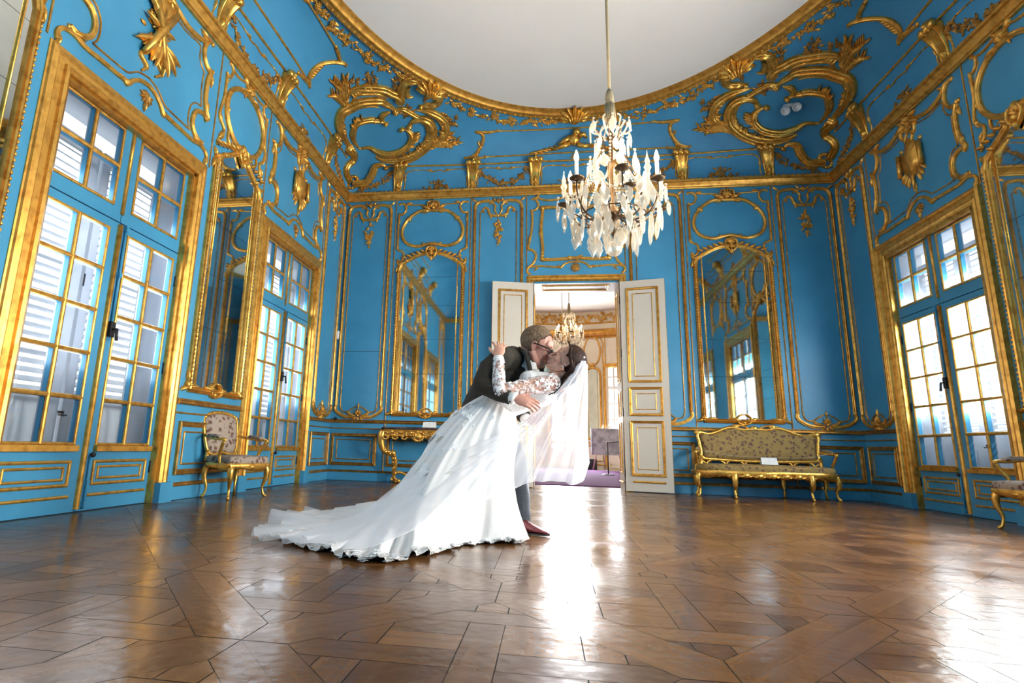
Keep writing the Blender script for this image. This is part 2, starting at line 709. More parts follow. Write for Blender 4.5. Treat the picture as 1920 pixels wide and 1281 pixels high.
def cove_point(phi, s):
    c, n = cos(phi), sin(phi)
    k = min(HW / max(1e-9, abs(CA * c)), HL / max(1e-9, abs(CB * n)))
    w = 1 - cos(s * pi / 2)
    f = k + (1 - k) * w
    return Vector((CA * c * f, CB * n * f + YC, CZ0 + (CZ1 - CZ0) * sin(s * pi / 2)))


def cove_fn(u, s):
    """u is the angle in degrees round the oval from the right wall, s runs 0..1 up the cove"""
    phi = radians(u)
    e = 1e-3
    P = cove_point(phi, s)
    du = (cove_point(phi + e, s) - cove_point(phi - e, s)).normalized()
    s2 = min(s, 1 - e)
    dv = (cove_point(phi, s2 + e) - cove_point(phi, max(0, s2 - e))).normalized()
    n = du.cross(dv).normalized()
    if n.dot(Vector((0, YC, 3.5)) - P) < 0:
        n = -n
    # walking round the oval runs right-to-left when seen from inside at the back: keep U x V = N handedness loose
    return P, du, dv, n


FC = Frame(cove_fn)


def make_ceiling():
    mb = MB()
    n = 96
    ang = [2 * pi * k / n for k in range(n)]
    cc = atan2(HL / CB, HW / CA)
    ang = sorted(ang + [cc, pi - cc, pi + cc, 2 * pi - cc])
    rows = [[cove_point(a, s / 14) for a in ang] for s in range(15)]
    ctr = []
    field = MB()
    ring = [Vector((CA * 0.96 * cos(a), CB * 0.96 * sin(a) + YC, 5.602)) for a in ang]
    field.add([(0, YC, 5.602)] + ring, [(0, 1 + i, 1 + (i + 1) % len(ang)) for i in range(len(ang))], False)
    root = tag(field.build('ceiling', 'ceil'), kind='structure')
    mb.grid(rows, closed_u=True)
    mb.build('blue_cove', 'cove', root)
    # gilt ring round the oval field
    prof = [(-.015, 5.585), (-.01, 5.545), (.015, 5.528), (.05, 5.535), (.075, 5.555), (.085, 5.535), (.1, 5.53), (.112, 5.545), (.165, 5.595), (.185, 5.598), (.19, 5.606)]
    m2 = MB()
    fine = [2 * pi * k / 160 for k in range(160)]
    rws = []
    for d, z in prof:
        rws.append([Vector(((CA - d) * cos(a), (CB - d) * sin(a) + YC, z)) for a in fine])
    m2.grid(rws, closed_u=True)
    m2.build('oval_moulding', 'gold', root)
    m3 = MB()
    for k in range(250):
        a = 2 * pi * k / 250
        if sin(a) < -0.2:
            continue
        m3.ball(((CA - .03) * cos(a), (CB - .03) * sin(a) + YC, 5.53), (.022, .022, .012), 6, 4)
    m3.build('oval_beading', 'gold', root)
    return root


ceiling = make_ceiling()


def make_cornice():
    prof = [(0, 4.50), (.028, 4.50), (.034, 4.515), (.05, 4.52), (.062, 4.54), (.092, 4.575), (.118, 4.583), (.12, 4.61), (.105, 4.618), (.085, 4.612), (.06, 4.622), (.03, 4.65), (0, 4.655)]
    mb = MB()
    rows = []
    for d, z in prof:
        rows.append([(-HW + d, YF + d, z), (HW - d, YF + d, z), (HW - d, YB - d, z), (-HW + d, YB - d, z)])
    mb.grid(rows, closed_u=True, smooth=False)
    o = tag(mb.build('trim_1', 'gold'), kind='structure')
    m2 = MB()
    y = YB - .12
    for s in (-1, 1):
        for k in range(105):
            yy = YB - .1 - k * .065
            m2.ball((s * (HW - .07), yy, 4.632), (.022, .026, .02), 6, 4)
    for k in range(-56, 57):
        m2.ball((k * .065, YB - .07, 4.632), (.026, .022, .02), 6, 4)
    m2.build('egg_beading', 'gold', o)


make_cornice()


# ------------------------------------------------------------------ french windows with louvred shutters
def make_window(n, fr, detail=True):
    R0 = -0.05                                  # face of the leaves, set back from the wall
    cas = MB()
    strip(cas, fr, [(-.85, .165), (-.85, 3.105), (.85, 3.105), (.85, .165)], .165, .06, FRAMEP[::-1], smooth=False)
    root = tag(cas.build('window_%d' % n, 'gold'), kind='structure')
    m = MB()
    for s in (-1, 1):
        fbox(m, fr, s * .765, s * .935, 0, .168, -.02, .07)
    m.build('plinth_block', 'blue', root)
    m = MB()
    for s in (-1, 1):
        fbox(m, fr, s * .748, s * .772, .0, 3.03, -.07, .012)
    fbox(m, fr, -.77, .77, 3.0, 3.035, -.07, .012)
    m.build('inner_moulding', 'gold', root)
    # reveal behind the leaves
    m = MB()
    for s in (-1, 1):
        m.quad(fr.p(s * WH, 0, 0), fr.p(s * WH, 3.03, 0), fr.p(s * WH, 3.03, -.40), fr.p(s * WH, 0, -.40))
    m.quad(fr.p(-WH, 3.03, 0), fr.p(WH, 3.03, 0), fr.p(WH, 3.03, -.40), fr.p(-WH, 3.03, -.40))
    m.quad(fr.p(-WH, 0, -.11), fr.p(WH, 0, -.11), fr.p(WH, 0, -.40), fr.p(-WH, 0, -.40))
    m.build('reveal', 'shutter', root)
    m = MB()
    fbox(m, fr, -WH, WH, -.02, .001, .0, -.11)
    m.build('threshold', 'seam', root)

    def glazed(nm, s, u0, u1, v0, v1, nu, nv, fu0, fu1, fv0, fv1, parent):
        """blue frame fu x fv with a glazed opening u x v split by gilt bars"""
        b = MB()
        fbox(b, fr, s * fu0, s * u0, fv0, fv1, R0, R0 - .05)
        fbox(b, fr, s * u1, s * fu1, fv0, fv1, R0, R0 - .05)
        fbox(b, fr, s * u0, s * u1, fv0, v0, R0, R0 - .05)
        fbox(b, fr, s * u0, s * u1, v1, fv1, R0, R0 - .05)
        bw = .014
        for i in range(1, nu):
            u = u0 + (u1 - u0) * i / nu
            fbox(b, fr, s * (u - bw), s * (u + bw), v0, v1, R0 - .006, R0 - .045)
        for j in range(1, nv):
            v = v0 + (v1 - v0) * j / nv
            fbox(b, fr, s * u0, s * u1, v - bw, v + bw, R0 - .006, R0 - .045)
        leaf_o = b.build(nm, 'blue', parent)
        b = MB()                                # white painted outer side of the frame
        for a_, c_, e_, d_ in ((fu0, u0, fv0, fv1), (u1, fu1, fv0, fv1), (u0, u1, fv0, v0), (u0, u1, v1, fv1)):
            fbox(b, fr, s * a_, s * c_, e_, d_, R0 - .05, R0 - .056)
        for i in range(1, nu):
            u = u0 + (u1 - u0) * i / nu
            fbox(b, fr, s * (u - bw), s * (u + bw), v0, v1, R0 - .045, R0 - .056)
        for j in range(1, nv):
            v = v0 + (v1 - v0) * j / nv
            fbox(b, fr, s * u0, s * u1, v - bw, v + bw, R0 - .045, R0 - .056)
        b.build('outer_face', 'shutter', leaf_o)
        g_ = MB()
        f2 = Frame(lambda a, c: (lambda t: (t[0] + t[3] * R0, t[1], t[2], t[3]))(fr.at(s * a, c)))
        for i in range(1, nu):
            u = u0 + (u1 - u0) * i / nu
            strip(g_, f2, [(u, v0), (u, v1)], .034, .014, LOW, smooth=False)
        for j in range(1, nv):
            v = v0 + (v1 - v0) * j / nv
            strip(g_, f2, [(u0, v), (u1, v)], .034, .014, LOW, smooth=False)
        strip(g_, f2, rect(u0, u1, v0, v1), .024, .012, LOW, closed=True, smooth=False)
        g_.build('glazing_bar', 'gold', leaf_o)
        for i in range(nu):
            for j in range(nv):
                p = MB()
                a0, a1 = u0 + (u1 - u0) * i / nu, u0 + (u1 - u0) * (i + 1) / nu
                c0, c1 = v0 + (v1 - v0) * j / nv, v0 + (v1 - v0) * (j + 1) / nv
                p.quad(fr.p(s * a0, c0, R0 - .035), fr.p(s * a1, c0, R0 - .035), fr.p(s * a1, c1, R0 - .035), fr.p(s * a0, c1, R0 - .035))
                p.build('pane', 'pane', leaf_o)
        return leaf_o, f2

    for s in (-1, 1):
        lf, f2 = glazed('window_leaf', s, .105, .690, .482, 2.142, 2, 5, .004, .752, .004, 2.215, root)
        g_ = MB()
        fbox(g_, f2, .085, .712, .43, .472, 0, .035)
        strip(g_, f2, rect(.115, .685, .192, .355), .026, .014, LOW, closed=True, smooth=False)
        strip(g_, f2, rect(.165, .635, .232, .315), .020, .010, LOW, closed=True, smooth=False)
        strip(g_, f2, [(.085, .112), (.715, .112)], .024, .012, LOW, smooth=False)
        g_.build('panel_moulding', 'gold', lf)
        glazed('transom_sash', s, .105, .690, 2.345, 2.985, 2, 2, .004, .752, 2.225, 3.01, root)
    m = MB()
    fbox(m, fr, -.765, .765, 2.16, 2.30, R0 - .057, R0 - .075)
    fbox(m, fr, -.765, .765, -.01, .06, R0 - .057, R0 - .075)
    for s in (-1, 1):
        fbox(m, fr, s * .735, s * .768, 0, 3.03, R0 - .057, R0 - .075)
    fbox(m, fr, -.03, .03, 0, 3.0, R0 - .057, R0 - .075)
    m.build('fixed_frame', 'shutter', root)
    f0 = Frame(lambda a, c: (lambda t: (t[0] + t[3] * R0, t[1], t[2], t[3]))(fr.at(a, c)))
    g_ = MB()
    strip(g_, f0, [(0, .02), (0, 2.2)], .04, .03, ROUND, smooth=False)
    strip(g_, f0, [(0, 2.29), (0, 3.0)], .034, .02, ROUND, smooth=False)
    g_.build('meeting_bead', 'gold', root)
    b = MB()
    b.tube([fr.p(.06, 2.2, -.035), fr.p(.06, 1.40, -.035)], .011, 8)
    b.tube([fr.p(.06, .40, -.035), fr.p(.06, .02, -.035)], .010, 8)
    for z in (2.19, 1.8, .05, .2):
        fbox(b, f0, .045, .075, z - .02, z + .02, 0, .03)
    rod = b.build('espagnolette_rod', 'blue', root)
    k = MB()
    fbox(k, f0, .032, .082, 1.30, 1.42, 0, .035)
    k.tube([f0.p(.055, 1.36, .03), f0.p(.055, 1.36, .07), f0.p(.05, 1.27, .085)], .012, 8)
    k.ball(f0.p(.06, .405, .03), .02)
    k.build('window_handle', 'iron', rod)
    b = MB()
    for z in (.3, 1.15, 1.95):
        for s in (-1, 1):
            b.tube([fr.p(s * .75, z - .05, -.045), fr.p(s * .75, z + .05, -.045)], .010, 6)
    b.build('hinge', 'iron', root)
    # shutters outside
    for s in (-1, 1):
        sh = MB()
        h0, h1 = -.31, -.345
        ua, ub = s * .018, s * .752
        lo, hi = min(ua, ub), max(ua, ub)
        fbox(sh, fr, lo, lo + .085, .82, 2.86, h0, h1)
        fbox(sh, fr, hi - .085, hi, .82, 2.86, h0, h1)
        fbox(sh, fr, lo, hi, .03, .82, h0, h1)
        fbox(sh, fr, lo + .085, hi - .085, 2.76, 2.86, h0, h1)
        fbox(sh, fr, lo + .16, hi - .16, .17, .66, h0 + .012, h0)
        z = .86
        while z < 2.74:
            a, c = lo + .08, hi - .08
            q = [fr.p(a, z - .016, h0 + .008), fr.p(c, z - .016, h0 + .008), fr.p(c, z + .016, h1 - .010), fr.p(a, z + .016, h1 - .010)]
            q += [x + Vector((0, 0, .012)) for x in q]
            sh.add(q, [(0, 1, 2, 3), (4, 7, 6, 5), (0, 4, 5, 1), (2, 6, 7, 3), (1, 5, 6, 2), (0, 3, 7, 4)], False)
            z += .064
        so = sh.build('louvred_shutter', 'shutter', root)
        bb = MB()
        if s > 0:
            fbox(bb, fr, -.02, .03, .70, .72, h0 + .014, h0)
            bb.tube([fr.p(-.03, .69, h0 + .02), fr.p(.05, .69, h0 + .02)], .006, 6)
            bb.tube([fr.p(.0, 1.7, h0 + .02), fr.p(.0, 1.8, h0 + .02)], .006, 6)
            bb.build('shutter_latch', 'iron', so)
    return root


wn = 0
for fr in (FL, FR):
    for yy in WINDOW_Y:
        wn += 1
        make_window(wn, fr.shift(yy))
# ------------------------------------------------------------------ carved and gilded panelling
def both(fn):
    for s in (1, -1):
        fn(s)


def mir(pts, s):
    return [(p[0] * s,) + tuple(p[1:]) for p in pts]


def sym(pts):
    """path given for the right half from top centre to bottom centre -> closed path"""
    left = [(-p[0],) + tuple(p[1:]) for p in reversed(pts) if abs(p[0]) > 1e-6]
    return list(pts) + left


def tall_panel(parent, fr, hw, ihw, seed, plain=False):
    m = MB()
    for s in (1, -1):
        strip(m, fr, mir([(hw, 1.12), (hw, 2.0), (hw, 3.2), (hw, 4.28)], s), .046, .034, FLUTE, smooth=False)
        strip(m, fr, mir([(hw, 4.28), (hw - .012, 4.36), (hw - .06, 4.41), (hw - .14, 4.425), (.15, 4.43), (.07, 4.40)], s), .05, .036, FLUTE)
        strip(m, fr, mir([(hw, 1.12), (hw + .012, 1.07), (hw - .03, 1.015), (hw - .12, .965), (.16, .945), (.05, .95)], s), .048, .036, FLUTE)
        leaf(m, fr, s * (hw - .02), 4.42, radians(90 - s * 50), .10, .05, .02)
        leaf(m, fr, s * (hw + .01), 1.12, radians(90), .09, .04, .02)
    m.build('panel_moulding', 'gold', parent)
    m = MB()
    for s in (1, -1):
        strip(m, fr, mir([(ihw, 1.16), (ihw, 2.5), (ihw, 4.24)], s), .017, .012, LOW, smooth=False)
        strip(m, fr, mir([(ihw, 1.16), (ihw - .005, 1.10), (ihw - .04, 1.035), (ihw - .12, 1.025), (.10, 1.075), (.03, 1.11)], s), .022, .016, LOW)
        strip(m, fr, mir([(ihw, 4.24), (ihw - .03, 4.25), (ihw - .06, 4.235), (ihw - .055, 4.27), (ihw - .02, 4.31)], s), .018, .014, LOW, taper='end')
    m.build('inner_bead', 'bronze', parent)
    m = MB()
    for s in (1, -1):
        strip(m, fr, mir([(.26, 4.27, .6), (.21, 4.315), (.165, 4.29), (.14, 4.21, 1.2), (.10, 4.18, 1.2), (0, 4.175)], s), .036, .03, FLUTE)
        strip(m, fr, mir([(.02, 4.20, .5), (.06, 4.27), (.05, 4.34), (.10, 4.39, .9), (.15, 4.37, .6)], s), .032, .03, ROUND)
        volute(m, fr, s * .26, 4.27, .018)
        leaf(m, fr, s * .13, 4.19, radians(-90 - s * 20), .07, .04, .018)
        leaf(m, fr, s * .04, 4.42, radians(90 - s * 40), .09, .045, .022)
    palmette(m, fr, 0, 4.40, .09, 5, 1.6)
    m.build('panel_crest', 'gold', parent)
    m = MB()
    m.tube([fr.p(0, 4.17, .012), fr.p(0, 4.06, .012)], .006, 5)
    bunch(m, fr, 0, 4.06, .025, .03, 5, seed, .026)
    bunch(m, fr, 0, 3.94, .055, .075, 15, seed + 1, .033)
    bunch(m, fr, 0, 3.83, .045, .06, 10, seed + 2, .030)
    bunch(m, fr, 0, 3.74, .022, .04, 5, seed + 3, .024)
    leaf(m, fr, 0, 3.74, radians(-90), .07, .03, .015)
    m.build('flower_pendant', 'gold', parent)
    m = MB()
    palmette(m, fr, 0, .975, .12, 5, 1.5, h=.035)
    for s in (1, -1):
        leaf(m, fr, s * .03, .96, radians(90 - s * 78), .15, .06, .028)
        leaf(m, fr, s * .10, .97, radians(90 - s * 55), .11, .045, .022)
        leaf(m, fr, s * .02, .95, radians(-90 + s * 50), .09, .045, .022)
    leaf(m, fr, 0, .95, radians(-90), .07, .05, .02)
    leaf(m, fr, 0, 1.07, radians(90), .10, .035, .022)
    m.build('lower_crest', 'gold', parent)


def dado(parent, fr, u0, u1, panels):
    m = MB()
    strip(m, fr, [(u0, .88), (u1, .88)], .055, .04, FRAMEP, smooth=False)
    strip(m, fr, [(u0, .775), (u1, .775)], .02, .012, LOW, smooth=False)
    strip(m, fr, [(u0, .137), (u1, .137)], .038, .03, FRAMEP, smooth=False)
    m.build('dado_rail', 'bronze', parent)
    for a, b in panels:
        m = MB()
        strip(m, fr, rect(a, b, .245, .675), .05, .034, FRAMEP, closed=True, smooth=False)
        strip(m, fr, rect(a + .075, b - .075, .315, .605), .018, .012, LOW, closed=True, smooth=False)
        m.build('dado_panel', 'bronze', parent)


def baseboard(side, fr, spans):
    m = MB()
    for a, b in spans:
        fbox(m, fr, a, b, 0.004, .122, 0, .02)
    tag(m.build('baseboard_' + side, 'blue'), kind='structure')


def seams(parent, fr, lst):
    m = MB()
    for u, a, b in lst:
        strip(m, fr, [(u, a), (u, b)], .018, .012, LOW, smooth=False)
    m.build('seam_bead', 'bronze', parent)


def mirror(fr, hw, label, oval, bead, top=3.56):
    """tall pier mirror in a carved gilt frame; fr is centred on the mirror"""
    P, U, V, Nn = fr.at(0, .97)
    root = empty('wall_mirror', P)
    tag(root, label, 'mirror', 'gilt framed mirrors between the panels')
    off = lambda q: (q[0] - P, q[1], q[2], q[3])
    f = Frame(lambda u, v: off(fr.at(u, v)))
    arch = [(hw, 3.28), (hw - .03, 3.37), (hw - .10, 3.43), (hw - .14, 3.455), (hw - .30, top - .025), (.12, top), (0, top + .005)]
    m = MB()
    for s in (1, -1):
        strip(m, f, mir([(hw, 1.0), (hw, 3.28)], s), .062, .05, FLUTE, smooth=False)
        strip(m, f, mir(arch, s), .058, .05, FLUTE)
        # row of carved beads down the sides
        z = 1.08
        while z < 3.25:
            blob(m, f, s * (hw + .012), z, .013, .02, asp=1.5, n=6, m=4, h0=.038)
            z += .042
    strip(m, f, [(-hw, 1.0), (hw, 1.0)], .062, .05, FLUTE, smooth=False)
    m.build('mirror_frame', 'gold', root)
    a2 = catmull(arch, 5)
    out = [(-hw, 1.0), (hw, 1.0)] + [(u, v) for u, v in a2] + [(-u, v) for u, v in reversed(a2)]
    g_ = MB()
    g_.add([f.p(u, v, .004) for u, v in out], [tuple(range(len(out)))], False)
    g_.build('backing_board', 'seam', root)
    cuts = (0.9, 1.62, 2.16, 2.70, 3.17, 4.0)
    for z0, z1 in zip(cuts, cuts[1:]):          # the glass is made of five panes, one above the other
        q = clip_poly(clip_poly(out, 0, 1, z1 - .002), 0, -1, -z0 - .002)
        g_ = MB()
        g_.add([f.p(u, v, .012) for u, v in q], [tuple(range(len(q)))], False)
        g_.build('mirror_pane', 'mirror', root)
    if bead:
        g_ = MB()
        for s in (1, -1):
            strip(g_, f, mir([(bead, 1.03), (bead, 3.42)], s), .018, .016, ROUND, smooth=False, h0=.012)
        g_.build('glass_bead', 'goldsh', root)
    m = MB()
    palmette(m, f, 0, top + .04, .13, 7, 2.0, h=.045)
    for s in (1, -1):
        strip(m, f, mir([(.0, top + .12, .6), (.06, top + .10), (.085, top + .03), (.05, top - .04), (0, top - .09, .5)], s), .036, .04, ROUND, h0=.02)
        for t in range(5):
            u = .10 + t * .075
            leaf(m, f, s * u, top + .02 - .022 * t, radians(90 - s * (62 + 4 * t)), .10, .05, .03, h0=.025)
    blob(m, f, 0, top, .04, .05, h0=.03)
    leaf(m, f, 0, top - .03, radians(-90), .09, .06, .04, h0=.02)
    m.build('mirror_crest', 'gold', root)
    for s in (1, -1):
        m = MB()
        volute(m, f, s * (hw - .12), 3.445, .035, .06)
        leaf(m, f, s * (hw - .10), 3.43, radians(90 - s * 115), .15, .06, .04)
        leaf(m, f, s * (hw + .0), 3.36, radians(90 - s * 30), .11, .05, .03)
        leaf(m, f, s * (hw + .02), 3.37, radians(-90 + s * 15), .14, .05, .03)
        m.build('shoulder_carving', 'gold', root)
        m = MB()
        volute(m, f, s * (hw + .005), 1.04, .045, .05)
        leaf(m, f, s * (hw + .0), 1.03, radians(90 - s * 115), .12, .06, .035)
        leaf(m, f, s * (hw + .01), 1.05, radians(90 - s * 8), .14, .05, .03)
        leaf(m, f, s * (hw - .0), 1.02, radians(90 + s * 85), .18, .055, .035)
        m.build('corner_carving', 'gold', root)
    m = MB()
    for s in (1, -1):
        leaf(m, f, s * .03, 1.0, radians(90 - s * 75), .17, .07, .045)
        strip(m, f, mir([(.0, .95, .7), (.075, .975), (.09, 1.04), (.04, 1.085), (0, 1.09, .6)], s), .034, .05, ROUND)
    blob(m, f, 0, .98, .035, .045)
    m.build('lower_carving', 'gold', root)
    return root


def over_mirror_wide(parent, fr, seed):
    """oval cartouche with C-scroll corners above the end-wall mirrors"""
    half = [(.0, 4.30), (.2, 4.30), (.35, 4.215), (.45, 4.10), (.50, 3.97), (.485, 3.84), (.40, 3.735), (.24, 3.69), (.11, 3.715), (0, 3.735)]
    m = MB()
    strip(m, fr, sym(half), .05, .04, FLUTE, closed=True)
    for s in (1, -1):
        blob(m, fr, s * .40, 4.16, .035, .04, asp=1.5, ang=s * 2.2)
        leaf(m, fr, s * .12, 3.70, radians(90 - s * 30), .07, .035, .03)
        leaf(m, fr, s * .35, 4.22, radians(90 - s * 140), .09, .04, .03)
    m.build('oval_moulding', 'gold', parent)
    m = MB()
    for s in (1, -1):
        strip(m, fr, mir([(.13, 4.40), (.28, 4.41), (.44, 4.415)], s), .022, .018, LOW)
        strip(m, fr, mir([(.57, 4.43, .7), (.50, 4.435, 1.2), (.455, 4.39), (.45, 4.33), (.48, 4.27), (.53, 4.245), (.565, 4.27, .8)], s), .032, .028, FLUTE)
        strip(m, fr, mir([(.568, 4.25), (.568, 3.66)], s), .034, .026, FLUTE, smooth=False)
        strip(m, fr, mir([(.568, 3.66, 1.2), (.535, 3.63), (.475, 3.60), (.455, 3.53), (.48, 3.46), (.53, 3.42, .6)], s), .032, .028, FLUTE)
        leaf(m, fr, s * .45, 4.43, radians(90 + s * 80), .10, .05, .025)
        leaf(m, fr, s * .56, 4.20, radians(-90), .12, .05, .025)
        leaf(m, fr, s * .565, 3.74, radians(-90), .12, .05, .025)
        leaf(m, fr, s * .52, 3.43, radians(90 - s * 40), .08, .04, .02)
        volute(m, fr, s * .565, 4.43, .022)
    m.build('scroll_border', 'gold', parent)
    m = MB()
    palmette(m, fr, 0, 4.35, .15, 7, 2.2, h=.045)
    for s in (1, -1):
        leaf(m, fr, s * .05, 4.33, radians(90 - s * 70), .16, .07, .04)
        leaf(m, fr, s * .06, 4.30, radians(90 - s * 105), .13, .06, .035)
        strip(m, fr, mir([(.02, 4.47, .6), (.08, 4.45), (.10, 4.38), (.06, 4.32, .6)], s), .03, .035, ROUND)
    blob(m, fr, 0, 4.37, .045, .05, asp=1.4)
    m.build('cartouche_crest', 'gold', parent)


def over_mirror_tall(parent, fr, seed):
    """upright oval with scrolled sides above the mirrors between the windows"""
    m = MB()
    strip(m, fr, sym([(0, 4.355), (.2, 4.31), (.345, 4.18), (.39, 4.02), (.35, 3.85), (.21, 3.71), (0, 3.665)]), .055, .045, FLUTE, closed=True)
    m.build('oval_moulding', 'gold', parent)
    m = MB()
    for s in (1, -1):
        strip(m, fr, mir([(.445, 4.33, 1.1), (.44, 4.22), (.445, 4.05), (.485, 3.87), (.48, 3.80), (.43, 3.76), (.385, 3.71), (.40, 3.62), (.455, 3.56), (.47, 3.49, .6)], s), .034, .028, FLUTE)
        strip(m, fr, mir([(.455, 4.345, .8), (.42, 4.32), (.37, 4.345), (.345, 4.41), (.36, 4.46), (.40, 4.49, .7)], s), .03, .026, FLUTE)
        strip(m, fr, mir([(.355, 4.45), (.25, 4.435), (.15, 4.45), (.04, 4.50)], s), .026, .022, LOW)
        strip(m, fr, mir([(.40, 4.02, .6), (.42, 4.2, .6), (.32, 4.38, .6)], s), .012, .01, LOW)
        leaf(m, fr, s * .475, 3.85, radians(-90 - s * 10), .11, .05, .025)
        leaf(m, fr, s * .44, 4.30, radians(-90), .11, .045, .025)
        leaf(m, fr, s * .40, 3.68, radians(-90 + s * 30), .12, .05, .03)
        leaf(m, fr, s * .385, 4.0, radians(-80), .10, .04, .04)
        volute(m, fr, s * .40, 4.48, .024)
        strip(m, fr, mir([(.30, 3.76, .8), (.30, 3.66), (.24, 3.60), (.16, 3.60, .6)], s), .03, .03, ROUND)
        strip(m, fr, mir([(.19, 3.68), (.33, 3.58), (.20, 3.61), (.19, 3.68)], s), .010, .01, LOW, smooth=False)
    m.build('scroll_border', 'gold', parent)
    m = MB()
    palmette(m, fr, 0, 4.37, .12, 7, 2.2, h=.045)
    bunch(m, fr, 0, 4.40, .11, .05, 14, seed, .035)
    for s in (1, -1):
        leaf(m, fr, s * .04, 4.36, radians(90 - s * 105), .20, .07, .045)
        leaf(m, fr, s * .03, 4.44, radians(90 - s * 50), .13, .06, .03)
    m.build('cartouche_crest', 'gold', parent)


def over_window(parent, fr, seed, kind):
    """scrolled frame with a carved trophy above a french window"""
    m = MB()
    for s in (-1, 1):
        strip(m, fr, mir([(.06, 4.44), (.17, 4.385), (.34, 4.335), (.50, 4.34), (.63, 4.385), (.69, 4.44), (.72, 4.465, .7)], s), .05, .04, FLUTE)
        strip(m, fr, mir([(.78, 4.46, .6), (.70, 4.43, 1.1), (.655, 4.34), (.655, 4.25), (.70, 4.175), (.775, 4.145, 1.1), (.825, 4.185, .7)], s), .046, .038, FLUTE)
        strip(m, fr, mir([(.81, 4.155), (.765, 4.06), (.755, 3.93), (.765, 3.80), (.80, 3.71), (.83, 3.655), (.795, 3.615, .7)], s), .05, .04, FLUTE)
        strip(m, fr, mir([(.82, 3.655, .8), (.74, 3.665), (.655, 3.625), (.615, 3.54), (.625, 3.45), (.68, 3.39), (.76, 3.365), (.81, 3.385, .7)], s), .046, .038, FLUTE)
        strip(m, fr, mir([(.885, 3.205, 1.2), (.895, 3.27), (.85, 3.325), (.76, 3.34), (.66, 3.32), (.50, 3.325), (.30, 3.33), (.235, 3.335, 1.2)], s), .036, .03, FLUTE)
        strip(m, fr, mir([(.27, 3.345, .8), (.225, 3.32, 1.2), (.17, 3.385), (.09, 3.44), (0, 3.46)], s), .036, .03, FLUTE)
        volute(m, fr, s * .775, 4.455, .032)
        volute(m, fr, s * .825, 4.175, .028)
        volute(m, fr, s * .82, 3.64, .03)
        volute(m, fr, s * .81, 3.375, .022)
        leaf(m, fr, s * .69, 4.41, radians(90 + s * 65), .14, .06, .035)
        leaf(m, fr, s * .80, 4.13, radians(-90 + s * 15), .13, .055, .03)
        leaf(m, fr, s * .81, 3.70, radians(90 + s * 10), .13, .055, .03)
        leaf(m, fr, s * .79, 3.35, radians(90 + s * 85), .13, .05, .03)
        leaf(m, fr, s * .88, 3.26, radians(-90), .10, .05, .03)
        leaf(m, fr, s * .25, 3.335, radians(90 - s * 90), .10, .045, .025)
    m.build('scroll_frame', 'gold', parent)
    m = MB()
    for s in (-1, 1):
        strip(m, fr, mir([(.10, 4.325), (.35, 4.28), (.56, 4.305), (.60, 4.275), (.605, 4.19), (.645, 4.12), (.70, 4.085)], s), .016, .012, LOW)
        strip(m, fr, mir([(.70, 4.085), (.69, 3.92), (.72, 3.72)], s), .016, .012, LOW)
        strip(m, fr, mir([(.72, 3.72), (.64, 3.71), (.575, 3.64), (.555, 3.54), (.565, 3.45), (.60, 3.40)], s), .016, .012, LOW)
        strip(m, fr, mir([(.60, 3.40), (.30, 3.41), (.22, 3.425), (.12, 3.50), (0, 3.53)], s), .016, .012, LOW)
    m.build('inner_bead', 'bronze', parent)
    m = MB()
    palmette(m, fr, 0, 4.41, .10, 5, 2.0, h=.045)
    bunch(m, fr, 0, 4.40, .10, .06, 12, seed, .035)
    for s in (1, -1):
        leaf(m, fr, s * .04, 4.40, radians(90 - s * 110), .18, .08, .045)
        leaf(m, fr, s * .04, 4.44, radians(90 - s * 75), .15, .06, .04)
    m.build('frame_crest', 'gold', parent)
    m = MB()
    flower(m, fr, 0, 3.355, .045, petals=8)
    blob(m, fr, 0, 3.355, .055, .02)
    for k in range(7):
        leaf(m, fr, 0, 3.355, radians(-90 + (k - 3) * 32), .085, .035, .02)
    leaf(m, fr, 0, 3.31, radians(-90), .10, .05, .025)
    m.build('rosette', 'bronze', parent)
    # trophy hanging from a ribbon
    m = MB()
    bunch(m, fr, 0, 4.33, .05, .05, 8, seed + 3, .035)
    for s in (1, -1):
        strip(m, fr, mir([(0, 4.32, .6), (.06, 4.36), (.13, 4.33, 1.3), (.10, 4.24, .8), (.05, 4.28, .5)], s), .036, .03, LOW)
        strip(m, fr, mir([(.02, 4.30, .7), (.07, 4.22), (.05, 4.16), (.12, 4.10, .5)], s), .030, .03, LOW)
    g = random.Random(seed)
    if kind == 0:                               # shield between upright rolls
        sh = [(0, 4.22), (.07, 4.15), (.10, 4.07), (.155, 4.10), (.17, 4.0), (.145, 3.86), (.09, 3.80), (0, 3.74)]
        pts = [fr.p(u, v, .03) for u, v in catmull(sh, 3)] + [fr.p(-u, v, .03) for u, v in reversed(catmull(sh, 3))]
        rim = [fr.p(u, v, 0) for u, v in catmull(sh, 3)] + [fr.p(-u, v, 0) for u, v in reversed(catmull(sh, 3))]
        n = len(pts)
        ctr = fr.p(0, 3.98, .075)
        m.add(pts + rim + [ctr], [(i, (i + 1) % n, 2 * n) for i in range(n)] + [(i, i + n, (i + 1) % n + n, (i + 1) % n) for i in range(n)])
        for s in (1, -1):
            m.tube([fr.p(s * .19, 4.08, .04), fr.p(s * .20, 3.80, .04)], .028, 8)
            volute(m, fr, s * .18, 4.13, .03)
            for k in range(3):
                leaf(m, fr, s * (.14 - .03 * k), 3.84 - .04 * k, radians(-90 + s * (35 - 10 * k)), .13, .05, .03)
        bunch(m, fr, 0, 3.97, .09, .10, 16, seed + 5, .03)
        m.tube([fr.p(0, 3.80, .03), fr.p(0, 3.57, .025)], [.028, .012], 7)
        leaf(m, fr, 0, 3.66, radians(-90), .13, .04, .03)
    else:                                       # quiver, torch and sheaf tied together
